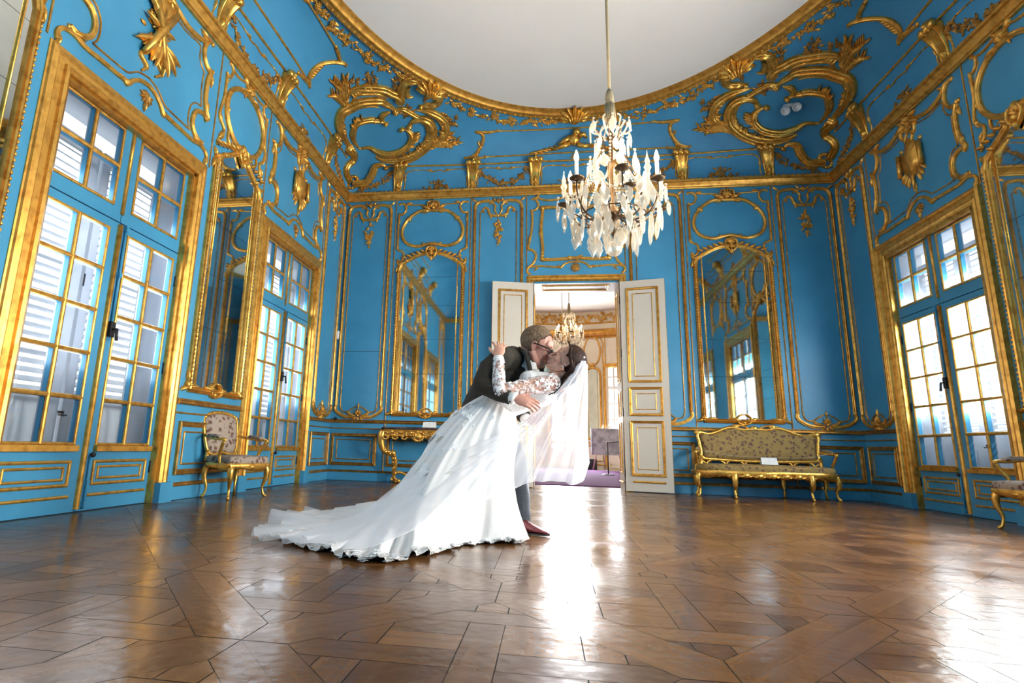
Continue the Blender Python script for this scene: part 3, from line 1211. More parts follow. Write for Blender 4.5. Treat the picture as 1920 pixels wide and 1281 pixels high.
        for a, L, r in ((62, .62, .04), (112, .58, .028), (88, .50, .022)):
            ca, sa = cos(radians(a)), sin(radians(a))
            m.tube([fr.p(-ca * L * .5, 3.98 - sa * L * .55, .05), fr.p(0, 3.98, .065), fr.p(ca * L * .5, 3.98 + sa * L * .5, .05)], [r * .6, r, r * 1.15], 8)
        for k in range(9):
            a = radians(70 + 9 * k)
            leaf(m, fr, .02, 4.06, a, .26 + .06 * g.random(), .06, .035, h0=.03)
        for k in range(11):
            a = radians(-150 + 13 * k)
            leaf(m, fr, .03, 3.92, a, .24 + .11 * g.random(), .075, .04, h0=.02, curl=g.uniform(-.6, .6))
        for s in (1, -1):
            leaf(m, fr, 0, 4.0, radians(90 - s * 80), .19, .06, .03, h0=.04)
        bunch(m, fr, 0, 3.98, .15, .12, 22, seed + 5, .042)
        strip(m, fr, [(-.13, 3.80), (-.06, 3.74), (-.14, 3.66), (-.05, 3.60), (-.10, 3.53, .5)], .04, .03, LOW)
        strip(m, fr, [(.10, 3.82), (.07, 3.72), (.14, 3.66), (.06, 3.58, .5)], .04, .03, LOW)
    m.build('carved_trophy', 'gold', parent)


def over_door(parent, fr):
    m = MB()
    for s in (-1, 1):
        strip(m, fr, mir([(.0, 4.46), (.14, 4.45), (.28, 4.41), (.44, 4.405), (.56, 4.445), (.64, 4.45, .9)], s), .034, .028, FLUTE)
        strip(m, fr, mir([(.67, 4.42, .7), (.62, 4.44, 1.2), (.575, 4.38), (.56, 4.31), (.60, 4.255), (.665, 4.235, .8)], s), .034, .03, FLUTE)
        strip(m, fr, mir([(.665, 4.25), (.655, 4.10), (.665, 3.92), (.69, 3.76), (.715, 3.66), (.71, 3.60, 1.2), (.65, 3.575), (.605, 3.52), (.605, 3.44), (.65, 3.35), (.71, 3.30), (.735, 3.24), (.70, 3.19, .6)], s), .036, .03, FLUTE)
        strip(m, fr, mir([(.71, 3.30), (.54, 3.315), (.34, 3.30), (.23, 3.295, 1.2)], s), .03, .026, FLUTE)
        strip(m, fr, mir([(.26, 3.32, .7), (.22, 3.285, 1.3), (.17, 3.335), (.09, 3.37), (0, 3.375)], s), .03, .028, FLUTE)
        volute(m, fr, s * .665, 4.24, .022)
        volute(m, fr, s * .71, 3.61, .026)
        volute(m, fr, s * .70, 3.195, .024)
        leaf(m, fr, s * .60, 4.44, radians(90 + s * 40), .10, .045, .03)
        leaf(m, fr, s * .66, 4.23, radians(-90), .12, .045, .025)
        leaf(m, fr, s * .70, 3.70, radians(90), .12, .05, .025)
        leaf(m, fr, s * .56, 3.30, radians(-90 + s * 50), .10, .04, .02)
    m.build('scroll_frame', 'gold', parent)
    m = MB()
    half = [(0, 4.29), (.2, 4.275), (.44, 4.285), (.50, 4.27), (.495, 4.2), (.515, 4.0), (.515, 3.85), (.495, 3.6), (.50, 3.43), (.44, 3.415), (.22, 3.42), (0, 3.435)]
    strip(m, fr, sym(half), .05, .04, FLUTE, closed=True)
    for s in (1, -1):
        for v in (3.43, 4.27):
            blob(m, fr, s * .50, v, .045, .045)
            leaf(m, fr, s * .50, v, radians(90 if v < 4 else -90), .12, .05, .035)
            leaf(m, fr, s * .50, v, radians(90 + s * 90), .12, .05, .035)
        blob(m, fr, s * .52, 3.86, .04, .04, asp=1.8)
        for q in (-1, 1):
            leaf(m, fr, s * .52, 3.86, radians(90 * q), .11, .05, .03)
            leaf(m, fr, s * .03, 3.43 if q < 0 else 4.285, radians(90 - s * 90), .14, .055, .035)
    bunch(m, fr, 0, 3.44, .07, .03, 8, 77, .03)
    m.build('picture_moulding', 'gold', parent)
    m = MB()
    flower(m, fr, 0, 3.285, .05, petals=8)
    blob(m, fr, 0, 3.285, .065, .02)
    for k in range(12):
        leaf(m, fr, 0, 3.285, radians(k * 30), .085, .032, .015)
    m.build('rosette', 'bronze', parent)


# back wall ------------------------------------------------------------------
for s in (1, -1):
    f = FB.shift(0, s)
    tall_panel(wall_back, f.shift(3.32), .36, .295, 100 + s)
    tall_panel(wall_back, f.shift(1.195), .375, .29, 120 + s)
    over_mirror_wide(wall_back, f.shift(2.26), 140 + s)
    dado(wall_back, f, .745, HW - .001, [(.85, 1.57), (1.72, 2.82), (3.02, 3.70)])
    seams(wall_back, f, [(.745, 3.2, 4.5), (1.635, .14, 4.5), (2.88, .14, 4.5)])
over_door(wall_back, FB)
mirror(FB.shift(-2.26), .52, 'tall gilt framed mirror on the end wall above the marble topped console table', True, .43)
mirror(FB.shift(2.26), .52, 'tall gilt framed mirror on the end wall above the long sofa', True, .43)
baseboard('back', FB, [(-HW, -.745), (.745, HW)])
# hidden jib door in the left corner of the back wall
m = MB()
fbox(m, FB, -3.70, -2.96, 1.967, 1.973, 0, .0015)
fbox(m, FB, -2.905, -2.90, 0, 1.97, 0, .0015)
fbox(m, FB, -2.945, -2.94, 0, .12, .019, .0215)
jib = m.build('jib_door_joint', 'seam', wall_back)
m = MB()
m.lathe([(0, 0), (.02, .0), (.02, .004), (.008, .008), (.008, .03), (.02, .035), (.024, .048), (.016, .06), (0, .063)], 12, (-3.665, YB, .915), Matrix(((1, 0, 0), (0, 0, -1), (0, 1, 0))))
m.build('door_knob', 'iron', jib)

# side walls -----------------------------------------------------------------
for fr, wl, nm in ((FL, wall_left, 'left'), (FR, wall_right, 'right')):
    for s in (1, -1):
        f = fr.shift(YC, s)
        tall_panel(wl, f.shift(4.36), .35, .275, 160 + s)
        over_mirror_tall(wl, f.shift(1.51), 180 + s)
        dado(wl, f, .94, 2.05, [(1.03, 1.96)])
        dado(wl, f, 3.93, HL - .001, [(4.03, 4.67)])
        seams(wl, f, [(.965, 3.2, 4.5), (2.06, 3.2, 4.5), (3.925, .14, 4.5)])
    baseboard(nm, fr, [(YC + .94, YC + 2.05), (YC - 2.05, YC - .94), (YC + 3.93, YB), (YF, YC - 3.93)])
    for i, c in enumerate((2.99, 0)):
        over_window(wl, fr.shift(YC + c), 200 + i, (0 if c else 1) if nm == 'left' else 0)
mirror(FL.shift(YC + 1.505), .445, 'tall gilt framed mirror on the window wall above the flowered armchair', False, .35, 3.575)
mirror(FL.shift(YC - 1.505), .445, 'gilt framed mirror nearest the camera at the edge of the left window wall', False, .35, 3.575)
mirror(FR.shift(YC + 1.505), .445, 'gilt framed mirror on the right wall past the window by the sofa', False, .35, 3.575)
# ------------------------------------------------------------------ gilded carving on the cove
def garland(mb, fr, path, seed, sizes=(.062, .098), step=.27, thin=.036):
    g = random.Random(seed)
    pts = catmull(path, 8)
    d, last = 0.0, None
    nxt = 0.0
    i = 0
    for u, v in pts:
        P = fr.p(u, v)
        if last is not None:
            d += (P - last).length
        last = P
        if d >= nxt:
            big = i % 2 == 0
            r = (sizes[1] if big else sizes[0]) * g.uniform(.85, 1.15)
            bunch(mb, fr, u, v, r, r * .75, 12 if big else 6, g.randrange(9999), thin * (1.15 if big else .9))
            nxt = d + step * (.55 if big else .5) * g.uniform(.9, 1.1)
            i += 1
        elif g.random() < .6:
            leaf(mb, fr, u, v, g.uniform(0, 6.28), .07, .035, .02)


def corner_cartouche(fr, seed):
    m = MB()
    W = .128
    for pts, w, tp in (
        ([(138.0, .392), (140.2, .383), (141.9, .401), (143.3, .436), (143.7, .505), (142.7, .582), (141.4, .663), (139.5, .732), (137.4, .783), (135.3, .768), (133.9, .740)], 1.15, 'both'),
        ([(143.6, .604), (144.0, .646), (143.4, .707), (141.5, .772), (138.8, .838), (136.2, .856), (134.4, .837), (134.3, .813)], 1.05, 'start'),
        ([(137.1, .436), (138.8, .445), (139.7, .481), (139.8, .539), (138.9, .594), (137.2, .656), (135.6, .661), (134.6, .647)], .85, 'both'),
        ([(135.7, .667), (135.8, .709), (134.8, .734)], .7, 'end'),
        ([(137.4, .435), (135.5, .456), (133.9, .422), (132.1, .400), (130.5, .415), (129.3, .452), (128.7, .513), (129.0, .571), (130.2, .611), (131.3, .614)], .85, 'both'),
        ([(133.9, .379), (132.4, .348), (130.1, .339), (127.9, .368), (126.0, .439), (124.9, .535), (125.2, .629), (126.6, .701), (128.5, .720), (129.9, .683), (130.1, .639)], 1.15, 'both'),
        ([(130.0, .783), (127.8, .793), (125.3, .773), (123.3, .720), (122.3, .623), (123.0, .555), (124.3, .536)], 1.05, 'both'),
        ([(134.1, .800), (134.7, .86), (135.4, .900), (135.5, .948), (134.0, .976), (132.5, .979)], .95, 'both'),
        ([(134.6, .93), (134.2, .895), (133.3, .868), (132.2, .873)], .7, 'end'),
        ([(129.1, .974), (127.2, .971), (126.5, .913), (127.1, .863), (128.8, .838), (129.7, .821)], .9, 'both'),
        ([(134.1, .752), (133.0, .772), (131.4, .757), (129.3, .729)], .7, None),
        ([(138.6, .40), (139.2, .353), (137.7, .369), (137.4, .330), (138.1, .263), (138.3, .202), (137.5, .169), (136.6, .160)], .95, None),
        ([(136.0, .122), (135.2, .122), (134.2, .135), (133.6, .210), (133.4, .289), (132.4, .303), (131.6, .270)], .95, 'end'),
    ):
        strip(m, fr, pts, W * w, W * w * .66, FLUTE, taper=tp, sub=6)
    for pts, w in (([(139.4, .405), (141.2, .412), (142.5, .445), (142.8, .505), (141.9, .575), (140.7, .65), (139.0, .705), (137.2, .74)], .45),
                   ([(132.3, .372), (130.2, .366), (128.3, .392), (126.8, .452), (125.9, .535), (126.1, .615), (127.2, .672), (128.4, .685)], .45),
                   ([(142.8, .628), (142.4, .69), (140.9, .745), (138.8, .80), (136.6, .818)], .4)):
        strip(m, fr, pts, W * w, W * w * .8, ROUND, taper='both', sub=6)
    # leafy fringes along the outer scrolls
    g = random.Random(seed)
    for pts, out in (([(141.9, .401), (143.3, .436), (143.7, .505), (142.7, .582)], 1), ([(143.8, .66), (143.0, .73), (141.5, .79)], 1),
                     ([(130.1, .339), (127.9, .368), (126.0, .439), (124.9, .535)], -1), ([(125.3, .78), (123.1, .72), (122.2, .62)], -1), ([(129.3, .452), (128.7, .513), (129.0, .571)], 1), ([(139.7, .481), (139.8, .539), (138.9, .594)], -1)):
        for u, v in catmull(pts, 4):
            leaf(m, fr, u, v, g.uniform(-.5, .5) + (2.6 if out > 0 else .4), .14, .065, .045, h0=.012)
    for u, v, r in ((131.3, .614, .05), (130.1, .64, .05), (134.6, .647, .045), (133.9, .740, .055), (131.6, .27, .045), (134.3, .815, .05), (124.3, .536, .05), (138.0, .39, .05), (129.7, .82, .04), (132.4, .979, .04), (129.2, .974, .04)):
        volute(m, fr, u, v, r, .07)
    for k in range(14):
        a = k * 2 * pi / 14
        blob(m, fr, 136.2, .140, .035, .055, du=cos(a) * .085, dv=sin(a) * .10, n=6, m=4)
    m.build('rocaille_cartouche', 'goldsh', ceiling)
    m = MB()
    for pts in ([(143.1, .554), (144.4, .592), (145.8, .612), (147.1, .606), (148.0, .602)], [(144.0, .562), (146.0, .548), (147.0, .523)], [(143.9, .60), (145.6, .66), (146.4, .70)],
                [(125.7, .439), (123.6, .488), (121.2, .491), (118.8, .537)], [(124.2, .520), (122.4, .523), (120.5, .492)], [(125.2, .50), (122.6, .56), (120.7, .585)]):
        strip(m, fr, pts, .085, .05, FLUTE, taper='end')
        q = catmull(pts, 3)
        for i in range(1, len(q) - 1):
            P0, U, V, Nn = fr.at(*q[i])
            d = fr.p(*q[i + 1]) - P0
            a = atan2(d.dot(V), d.dot(U))
            for s in (-1, 1):
                leaf(m, fr, q[i][0], q[i][1], a + s * .6, .12, .045, .035)
    m.build('leafy_plume', 'gold', ceiling)
    m = MB()
    for i, (u, v) in enumerate([(141.7, .822), (144.3, .713), (122.0, .746), (131.7, .765), (137.0, .915)]):
        bunch(m, fr, u, v, .15 if i in (0, 2) else .09, .10, 26 if i in (0, 2) else 12, seed + i, .04)
    m.build('flower_cluster', 'bronze', ceiling)


def clasp(fr, u, s=.955, r=.30):
    m = MB()
    for k in range(9):
        t = k / 8 - .5
        leaf(m, fr, u, s, pi / 2 + t * 2.3, r * (1.05 - .5 * abs(t)), .10, .07, curl=t * 2.2, h0=.03)
    for k in range(5):
        t = k / 4 - .5
        leaf(m, fr, u, s, pi / 2 + t * 1.5, r * .62, .08, .09, curl=-t, h0=.05)
    blob(m, fr, u, s, .07, .08, dv=-.02, h0=.03)
    m.build('acanthus_clasp', 'goldsh', ceiling)
    m = MB()
    leaf(m, fr, u, s, -pi / 2, .22, .08, .03, dv=-.06)
    flower(m, fr, u, s, .05, dv=-.12)
    flower(m, fr, u, s, .035, dv=-.21)
    m.build('clasp_drop', 'bronze', ceiling)


def console(fr, u, flute=True):
    m = MB()
    P, U, V, Nn = fr.at(u, .02)
    ss = [.015 + i * .285 / 10 for i in range(11)]
    prof = [-1, -.78, -.55, -.3, 0, .3, .55, .78, 1]
    rows = []
    for i, s in enumerate(ss):
        t = i / 10
        w = .062 + .045 * t ** 1.5
        h = .025 + .11 * t ** 2.2
        Q, U2, V2, N2 = fr.at(u, s)
        row = [Q + U * (-w)]
        for a in prof:
            gr = (.012 + .03 * t) if abs(a) in (.55, 0.0) else 0
            row.append(Q + U * (w * a) + N2 * (h - gr))
        row.append(Q + U * w)
        rows.append(row)
    m.grid(rows)
    Q, U2, V2, N2 = fr.at(u, .305)
    for dx in (-.075, 0, .075):
        m.ball(Q + U * dx + N2 * .10, (.055, .05, .045), 8, 5, (U, V2, N2))
    leaf(m, fr, u, .30, pi / 2, .10, .09, .11)
    leaf(m, fr, u, .04, pi / 2, .13, .09, .05)
    volute(m, fr, u, .03, .045, .05)
    for s in (1, -1):
        leaf(m, fr, u, .26, pi / 2 - s * 1.0, .10, .05, .10)
    m.build('frieze_console', 'goldsh', ceiling)


def frieze_panel(fr, u0, u1, kind, seed):
    m = MB()
    um = (u0 + u1) / 2
    d = (u1 - u0)
    e = d * .10
    left = [(u0 + e * 1.9, .243), (u0 + e, .225), (u0 + e * .7, .16), (u0 + e * .85, .09), (u0 + e * .7, .035)]
    strip(m, fr, [(um - d * .16, .235), (u0 + e * 1.9, .243)], .018, .014, LOW)
    strip(m, fr, left, .02, .016, LOW)
    strip(m, fr, [(2 * um - u, v) for u, v in left], .02, .016, LOW)
    strip(m, fr, [(um + d * .16, .235), (u1 - e * 1.9, .243)], .018, .014, LOW)
    strip(m, fr, [(um - d * .16, .235), (um - d * .08, .222), (um, .235), (um + d * .08, .222), (um + d * .16, .235)], .02, .016, LOW)
    for s in (-1, 1):
        leaf(m, fr, um + s * d * .16, .236, pi / 2 + s * 1.5, .09, .035, .02)
        leaf(m, fr, u0 + e * .8 if s < 0 else u1 - e * .8, .12, pi / 2, .10, .04, .025)
    m.build('frieze_moulding', 'gold', ceiling)
    m = MB()
    if kind == 'swag':
        garland(m, fr, [(u0 + e, .205), (u0 + d * .22, .13), (u0 + d * .36, .08), (um, .062), (u1 - d * .36, .08), (u1 - d * .22, .13), (u1 - e, .205)], seed, (.03, .05), .16, .024)
    else:
        bunch(m, fr, um, .045, .22, .05, 24, seed, .032)
        bunch(m, fr, um, .08, .09, .06, 12, seed + 1, .034)
    m.build('frieze_flowers', 'bronze', ceiling)


def upper_panel_end(fr):
    """long scrolled panel in the middle of the end cove"""
    m = MB()
    for s in (1, -1):
        f = fr.shift(90, s)
        k = lambda l: [(p[0] - 90,) + tuple(p[1:]) for p in l]
        strip(m, f, k([(90, .726), (100, .705), (110.1, .672)]), .026, .02, LOW)
        strip(m, f, k([(90, .383), (100, .378), (112.6, .363)]), .026, .02, LOW)
        strip(m, f, k([(110.0, .676, .6), (112.2, .65), (115.3, .645, .9), (113.9, .628), (113.2, .554), (113.9, .448), (115.0, .376), (116.8, .355, .6)]), .05, .035, FLUTE)
        strip(m, f, k([(116.4, .352, .6), (114.3, .348), (112.3, .362, .6)]), .045, .035, FLUTE)
        strip(m, f, k([(113.5, .47, .7), (114.3, .52), (113.9, .545, .5)]), .035, .03, ROUND)
        for u, v in ((115.3, .645), (110.0, .676), (112.3, .362), (116.8, .355)):
            volute(m, f, u - 90, v, .028)
        for t in range(5):
            leaf(m, f, 23.6 + .3 * t, .55 - .04 * t, -1.9, .11, .05, .03)
    m.build('cove_panel_moulding', 'gold', ceiling)
    # reclining putto on the lower line
    m = MB()
    P, U, V, Nn = fr.at(90, .40)
    at = lambda x, y, h: P + U * (-x) + V * y + Nn * h
    m.ball(at(.0, .16, .09), (.10, .075, .07), 10, 6, (U, V, Nn))
    m.ball(at(.0, .16, .09), (.07, .10, .07), 10, 6, (U, V, Nn))
    m.ball(at(.04, .275, .11), .060, 10, 7)
    m.tube([at(.02, .20, .10), at(.04, .26, .11)], .035, 8)
    for a, b, c in (((-.05, .20), (-.15, .15), (-.24, .10)), ((.08, .20), (.15, .24), (.20, .18)), ((-.06, .10), (-.20, .06), (-.33, .02)), ((.05, .08), (.16, .05), (.27, .08))):
        m.tube([at(*a, .09), at(*b, .09), at(*c, .06)], [.042, .036, .022], 8)
    for s in (-1, 1):
        for t in range(6):
            leaf(m, fr, 90, .385, pi / 2 - s * (1.2 + .06 * t), .16, .06, .04, du=s * (.18 + .075 * t), dv=.06 - .01 * t)
    flower(m, fr, 90, .36, .06, dv=-.05)
    m.build('reclining_putto', 'goldsh', ceiling)


for s in (1, -1):
    fr = FC if s > 0 else FC.shift(180, -1)
    corner_cartouche(fr, 300)
    m = MB()
    garland(m, fr, [(178, .95), (172, .945), (166, .935), (158.9, .92), (156.7, .918), (153.7, .894), (152.2, .897), (148.2, .915), (143.9, .925), (140.1, .955), (136.3, .975), (131.4, .985)], 320 + s)
    m.build('flower_garland', 'gold', ceiling)
    m = MB()
    garland(m, fr, [(127.5, .985), (124.8, .962), (122.2, .925), (118.4, .889), (114.0, .860), (110.0, .842), (106.0, .822), (101.7, .842), (97.8, .867), (94.2, .916), (91.0, .975)], 330 + s)
    m.build('flower_garland', 'gold', ceiling)
    clasp(fr, 129.5)
    # long panel on the side cove
    m = MB()
    strip(m, fr, [(151.1, .797), (155.6, .836), (160.4, .872), (168, .905), (180, .925), (192, .905)], .026, .02, LOW)
    strip(m, fr, [(151.6, .424), (155.8, .454), (166.8, .475), (180, .48), (195, .47)], .03, .022, LOW)
    strip(m, fr, [(151.5, .418, .6), (152.6, .427), (154.5, .408, .6)], .06, .04, FLUTE)
    strip(m, fr, [(151.6, .425, .8), (152.5, .478), (152.0, .589), (150.3, .692), (148.4, .759), (147.6, .765, .6)], .055, .04, FLUTE)
    strip(m, fr, [(149.0, .752), (150.1, .781), (151.1, .797)], .05, .035, FLUTE)
    for u, v in ((154.5, .408), (147.6, .765), (151.2, .80), (151.5, .418)):
        volute(m, fr, u, v, .032)
    for t in range(6):
        leaf(m, fr, 152.4 - .1 * t, .46 + .025 * t, 2.4, .12, .05, .03)
    m.build('cove_panel_moulding', 'gold', ceiling)
    for u in (180 - 9.4, 180 - 23.7, 180 - 37.0, 189.4, 203.7):
        console(fr, u)
    for u in (80.2 + 19.6, 114.8, 129.2):
        console(fr, u)
    for i, (a, b, k) in enumerate(((156.3, 170.6, 'swag'), (143.0, 156.3, 'bunch'), (189.4, 203.7, 'swag'), (99.8, 114.8, 'swag'), (114.8, 129.2, 'bunch'))):
        frieze_panel(fr, a, b, k, 400 + i)
    m = MB()
    garland(m, fr, [(141.5, .23), (140.6, .15), (139.0, .09), (138.0, .06)], 450, (.03, .045), .15, .024)
    garland(m, fr, [(130.5, .22), (131.6, .14), (133.4, .08), (135, .05)], 451, (.03, .045), .15, .024)
    m.build('frieze_flowers', 'bronze', ceiling)
    m = MB()
    strip(m, fr, [(90, .288), (100, .292), (112, .285), (122, .283), (129, .285), (131.5, .287)], .03, .024, ROUND)
    strip(m, fr, [(138.8, .30), (145, .31), (155, .32), (168, .315), (180, .31), (200, .315)], .03, .024, ROUND)
    m.build('frieze_moulding', 'gold', ceiling)
frieze_panel(FC, 80.2, 99.8, 'bunch', 470)
frieze_panel(FC, 170.6, 189.4, 'bunch', 471)
frieze_panel(FC.shift(180, -1), 170.6, 189.4, 'bunch', 472)
upper_panel_end(FC)
clasp(FC, 90)
# pair of small white spot lamps in the right corner cartouche
root = empty('spot_lamp', cove_point(radians(180 - 134.5), .60))
tag(root, 'pair of small white spot lamps fixed inside the right corner scrollwork of the ceiling', 'lamp')
P, U, V, Nn = FC.at(180 - 134.5, .60)
for dx, dz in ((-.07, .0), (.08, -.04)):
    m = MB()
    ax = Nn.lerp(Vector((-.2, -1, -.5)), .5).normalized()
    q = ax.to_track_quat('Z', 'Y').to_matrix()
    m.lathe([(0, 0), (.035, 0), (.052, .03), (.058, .09), (.06, .12), (.05, .12), (.045, .10), (0, .09)], 14, U * dx + V * dz + Nn * .02, q)
    m.build('lamp_head', 'plastic', root)
m = MB()
m.ball(Nn * .01, (.09, .04, .02), 10, 5, (U, V, Nn))
m.build('lamp_base', 'plastic', root)
# small white sensor on the left corner of the back wall
m = MB()
for dz, w in ((-.055, .022), (-.035, .028), (.05, .028), (.06, .024)):
    pass
m.lathe([(0, -.07), (.02, -.068), (.03, -.05), (.032, .05), (.03, .065), (0, .065)], 12)
o = m.build('alarm_sensor', 'plastic', None, (-HW + .03, YB - .03, 2.23))
tag(o, 'small white sensor high in the left corner of the end wall', 'sensor')
# ------------------------------------------------------------------ doorway, white double doors
door = MB()
strip(door, FB, [(-.692, .0), (-.692, 3.115), (.692, 3.115), (.692, .0)], .105, .05, FRAMEP[::-1], smooth=False)
door = tag(door.build('door_1', 'gold'), kind='structure')
DD = 0.50                                       # depth of the doorway
m = MB()
for s in (-1, 1):
    m.quad((s * DH, YB - .02, 0), (s * DH, YB + DD, 0), (s * DH, YB + DD, 3.03), (s * DH, YB - .02, 3.03))
m.quad((-DH, YB - .02, 3.03), (DH, YB - .02, 3.03), (DH, YB + DD, 3.03), (-DH, YB + DD, 3.03))
m.build('door_lining', 'white', door)
m = MB()
fs_ = Frame(lambda u, v: (V3((u, YB + v, 3.03)), V3((1, 0, 0)), V3((0, 1, 0)), V3((0, 0, -1))))
strip(m, fs_, rect(-.50, .50, .10, .38), .02, .012, LOW, closed=True, smooth=False)
strip(m, fs_, rect(-.46, .46, .14, .34), .012, .008, LOW, closed=True, smooth=False)
for s in (-1, 1):
    fj = Frame(lambda u, v, s=s: (V3((s * DH, YB + u, v)), V3((0, 1, 0)), V3((0, 0, 1)), V3((-s, 0, 0))))
    for a, b in ((.25, .95), (1.05, 1.40), (1.55, 2.90)):
        strip(m, fj, rect(.11, .38, a, b), .022, .012, LOW, closed=True, smooth=False)
        strip(m, fj, rect(.16, .33, a + .05, b - .05), .012, .008, LOW, closed=True, smooth=False)
    strip(m, fj, [(.03, .12), (.47, .12)], .03, .02, LOW, smooth=False)
m.build('lining_moulding', 'gold', door)
for s in (-1, 1):
    H_ = V3((s * .652, YB - .012, 0))
    d_ = V3((s * .972, -.2346, 0))
    n_ = V3((-s * .2346, -.972, 0))
    fl_ = Frame(lambda u, v, H_=H_, d_=d_, n_=n_: (H_ + d_ * u + V3((0, 0, v)), d_, V3((0, 0, 1)), n_))
    m = MB()
    fbox(m, fl_, 0, .625, .012, 3.03, 0, .045)
    lf = m.build('door_leaf', 'white', door)
    m = MB()
    f2 = Frame(lambda u, v, f=fl_: (lambda t: (t[0] + t[3] * .045, t[1], t[2], t[3]))(f.at(u, v)))
    for a, b in ((.235, .955), (1.06, 1.43), (1.53, 2.90)):
        strip(m, f2, rect(.10, .52, a, b), .036, .022, FRAMEP, closed=True, smooth=False)
        strip(m, f2, rect(.175, .445, a + .075, b - .075), .013, .008, LOW, closed=True, smooth=False)
    strip(m, f2, [(.10, .14), (.53, .14)], .03, .018, LOW, smooth=False)
    fbox(m, fl_, .620, .629, .012, 3.03, .004, .041)
    m.build('panel_moulding', 'gold', lf)
    m = MB()
    for z in (.25, 1.1, 1.95, 2.75):
        m.tube([fl_.p(-.006, z - .06, .03), fl_.p(-.006, z + .06, .03)], .010, 6)
    m.build('hinge', 'iron', lf)

# ------------------------------------------------------------------ the white and gold oval room beyond
OA, OB, OY, OZ = 4.2, 4.6, 13.3, 4.75
M['cream'] = simple('cream_wall_paint', (0.84, 0.755, 0.60), 0.5, c2=(0.80, 0.71, 0.56), scale=3)
M['gold2'] = simple('pale_gilding', (0.85, 0.50, 0.11), 0.35, 0.6, c2=(0.60, 0.31, 0.05), scale=8)
M['carpet'] = simple('purple_carpet', (0.115, 0.014, 0.14), 0.95, c2=(0.09, 0.011, 0.11), scale=40, bump=0.3, bscale=300)


def oval_fn(u, v):
    a = radians(u)
    P = V3((OA * cos(a), OB * sin(a) + OY, v))
    U = V3((-OA * sin(a), OB * cos(a), 0)).normalized()
    Nn = V3((-OB * cos(a), -OA * sin(a), 0)).normalized()
    return P, U, V3((0, 0, 1)), Nn


FN = Frame(oval_fn)
SALON_WIN = (66.0, 89.0, 112.0)
m = MB()
edges = sorted(set([-62 + 3 * k for k in range(102)] + [w + d for w in SALON_WIN for d in (-5.6, 5.6)]))
for a, b in zip(edges, edges[1:]):
    mid = (a + b) / 2
    hole = any(abs(mid - w) < 5.6 for w in SALON_WIN)
    for z0, z1 in ((0, .08), (.08, 3.0), (3.0, OZ)):
        if hole and z0 == .08:
            continue
        m.quad(FN.p(a, z0), FN.p(b, z0), FN.p(b, z1), FN.p(a, z1))
salon = tag(m.build('wall_salon', 'cream'), kind='structure')
m = MB()
y_ = YB + DD
for a, b, c, d in ((-4.4, -DH, 0, OZ), (DH, 4.4, 0, OZ), (-DH, DH, 3.03, OZ)):
    m.quad((a, y_, c), (b, y_, c), (b, y_, d), (a, y_, d))
tag(m.build('wall_salon_near', 'cream'), kind='structure')
m = MB()
m.quad((-4.6, YB + .02, OZ), (4.6, YB + .02, OZ), (4.6, 18.2, OZ), (-4.6, 18.2, OZ))
tag(m.build('ceiling_salon', 'ceil'), kind='structure')
m = MB()
m.quad((-4.6, YB + .02, -.001), (4.6, YB + .02, -.001), (4.6, 18.3, -.001), (-4.6, 18.3, -.001))
tag(m.build('floor_salon', simple('pale_oak', (.30, .20, .12), .25, scale=6)), kind='structure')
m = MB()
pts = [(-.62, 9.45), (.62, 9.45), (1.9, 10.0), (2.1, 12), (2.1, 15), (1.9, 16.9), (0, 17.5), (-1.9, 16.9), (-2.1, 15), (-2.1, 12), (-1.9, 10)]
n = len(pts)
m.add([(x, y, .012) for x, y in pts] + [(x, y, 0) for x, y in pts], [tuple(range(n))] + [(i, (i + 1) % n, n + (i + 1) % n, n + i) for i in range(n)], False)
tag(m.build('carpet', 'carpet'), 'purple carpet on the floor of the white and gold room beyond the doorway', 'carpet')
# mouldings of the oval room
m = MB()
seq = [(u, 0) for u in range(40, 141, 2)]
for z, w, h in ((4.06, .22, .16), (3.93, .05, .06), (4.38, .05, .05)):
    strip(m, FN, [(u, z) for u, _ in seq], w, h, FRAMEP, smooth=False)
strip(m, FN, [(u, .78) for u, _ in seq], .05, .03, LOW, smooth=False)
strip(m, FN, [(u, .16) for u, _ in seq], .05, .03, LOW, smooth=False)
m.build('cornice_moulding', 'gold2', salon)
m = MB()
g = random.Random(50)
for u in range(60, 121, 6):
    s = 1 if (u // 6) % 2 else -1
    strip(m, FN, [(u - 2.4, 4.52, .7), (u - 1.5, 4.62), (u, 4.55), (u + 1.4, 4.44), (u + 2.6, 4.53), (u + 3.2, 4.65, .6)], .06, .05, ROUND)
    bunch(m, FN, u, 4.55, .18, .10, 9, u, .06)
for u in (89.0,):
    palmette(m, FN, u, 4.30, .25, 7, 2.2, -pi / 2, .08)
    blob(m, FN, u, 4.05, .14, .14, asp=1.6)
    blob(m, FN, u, 3.85, .09, .12)
m.build('stucco_rocaille', 'gold2', salon)


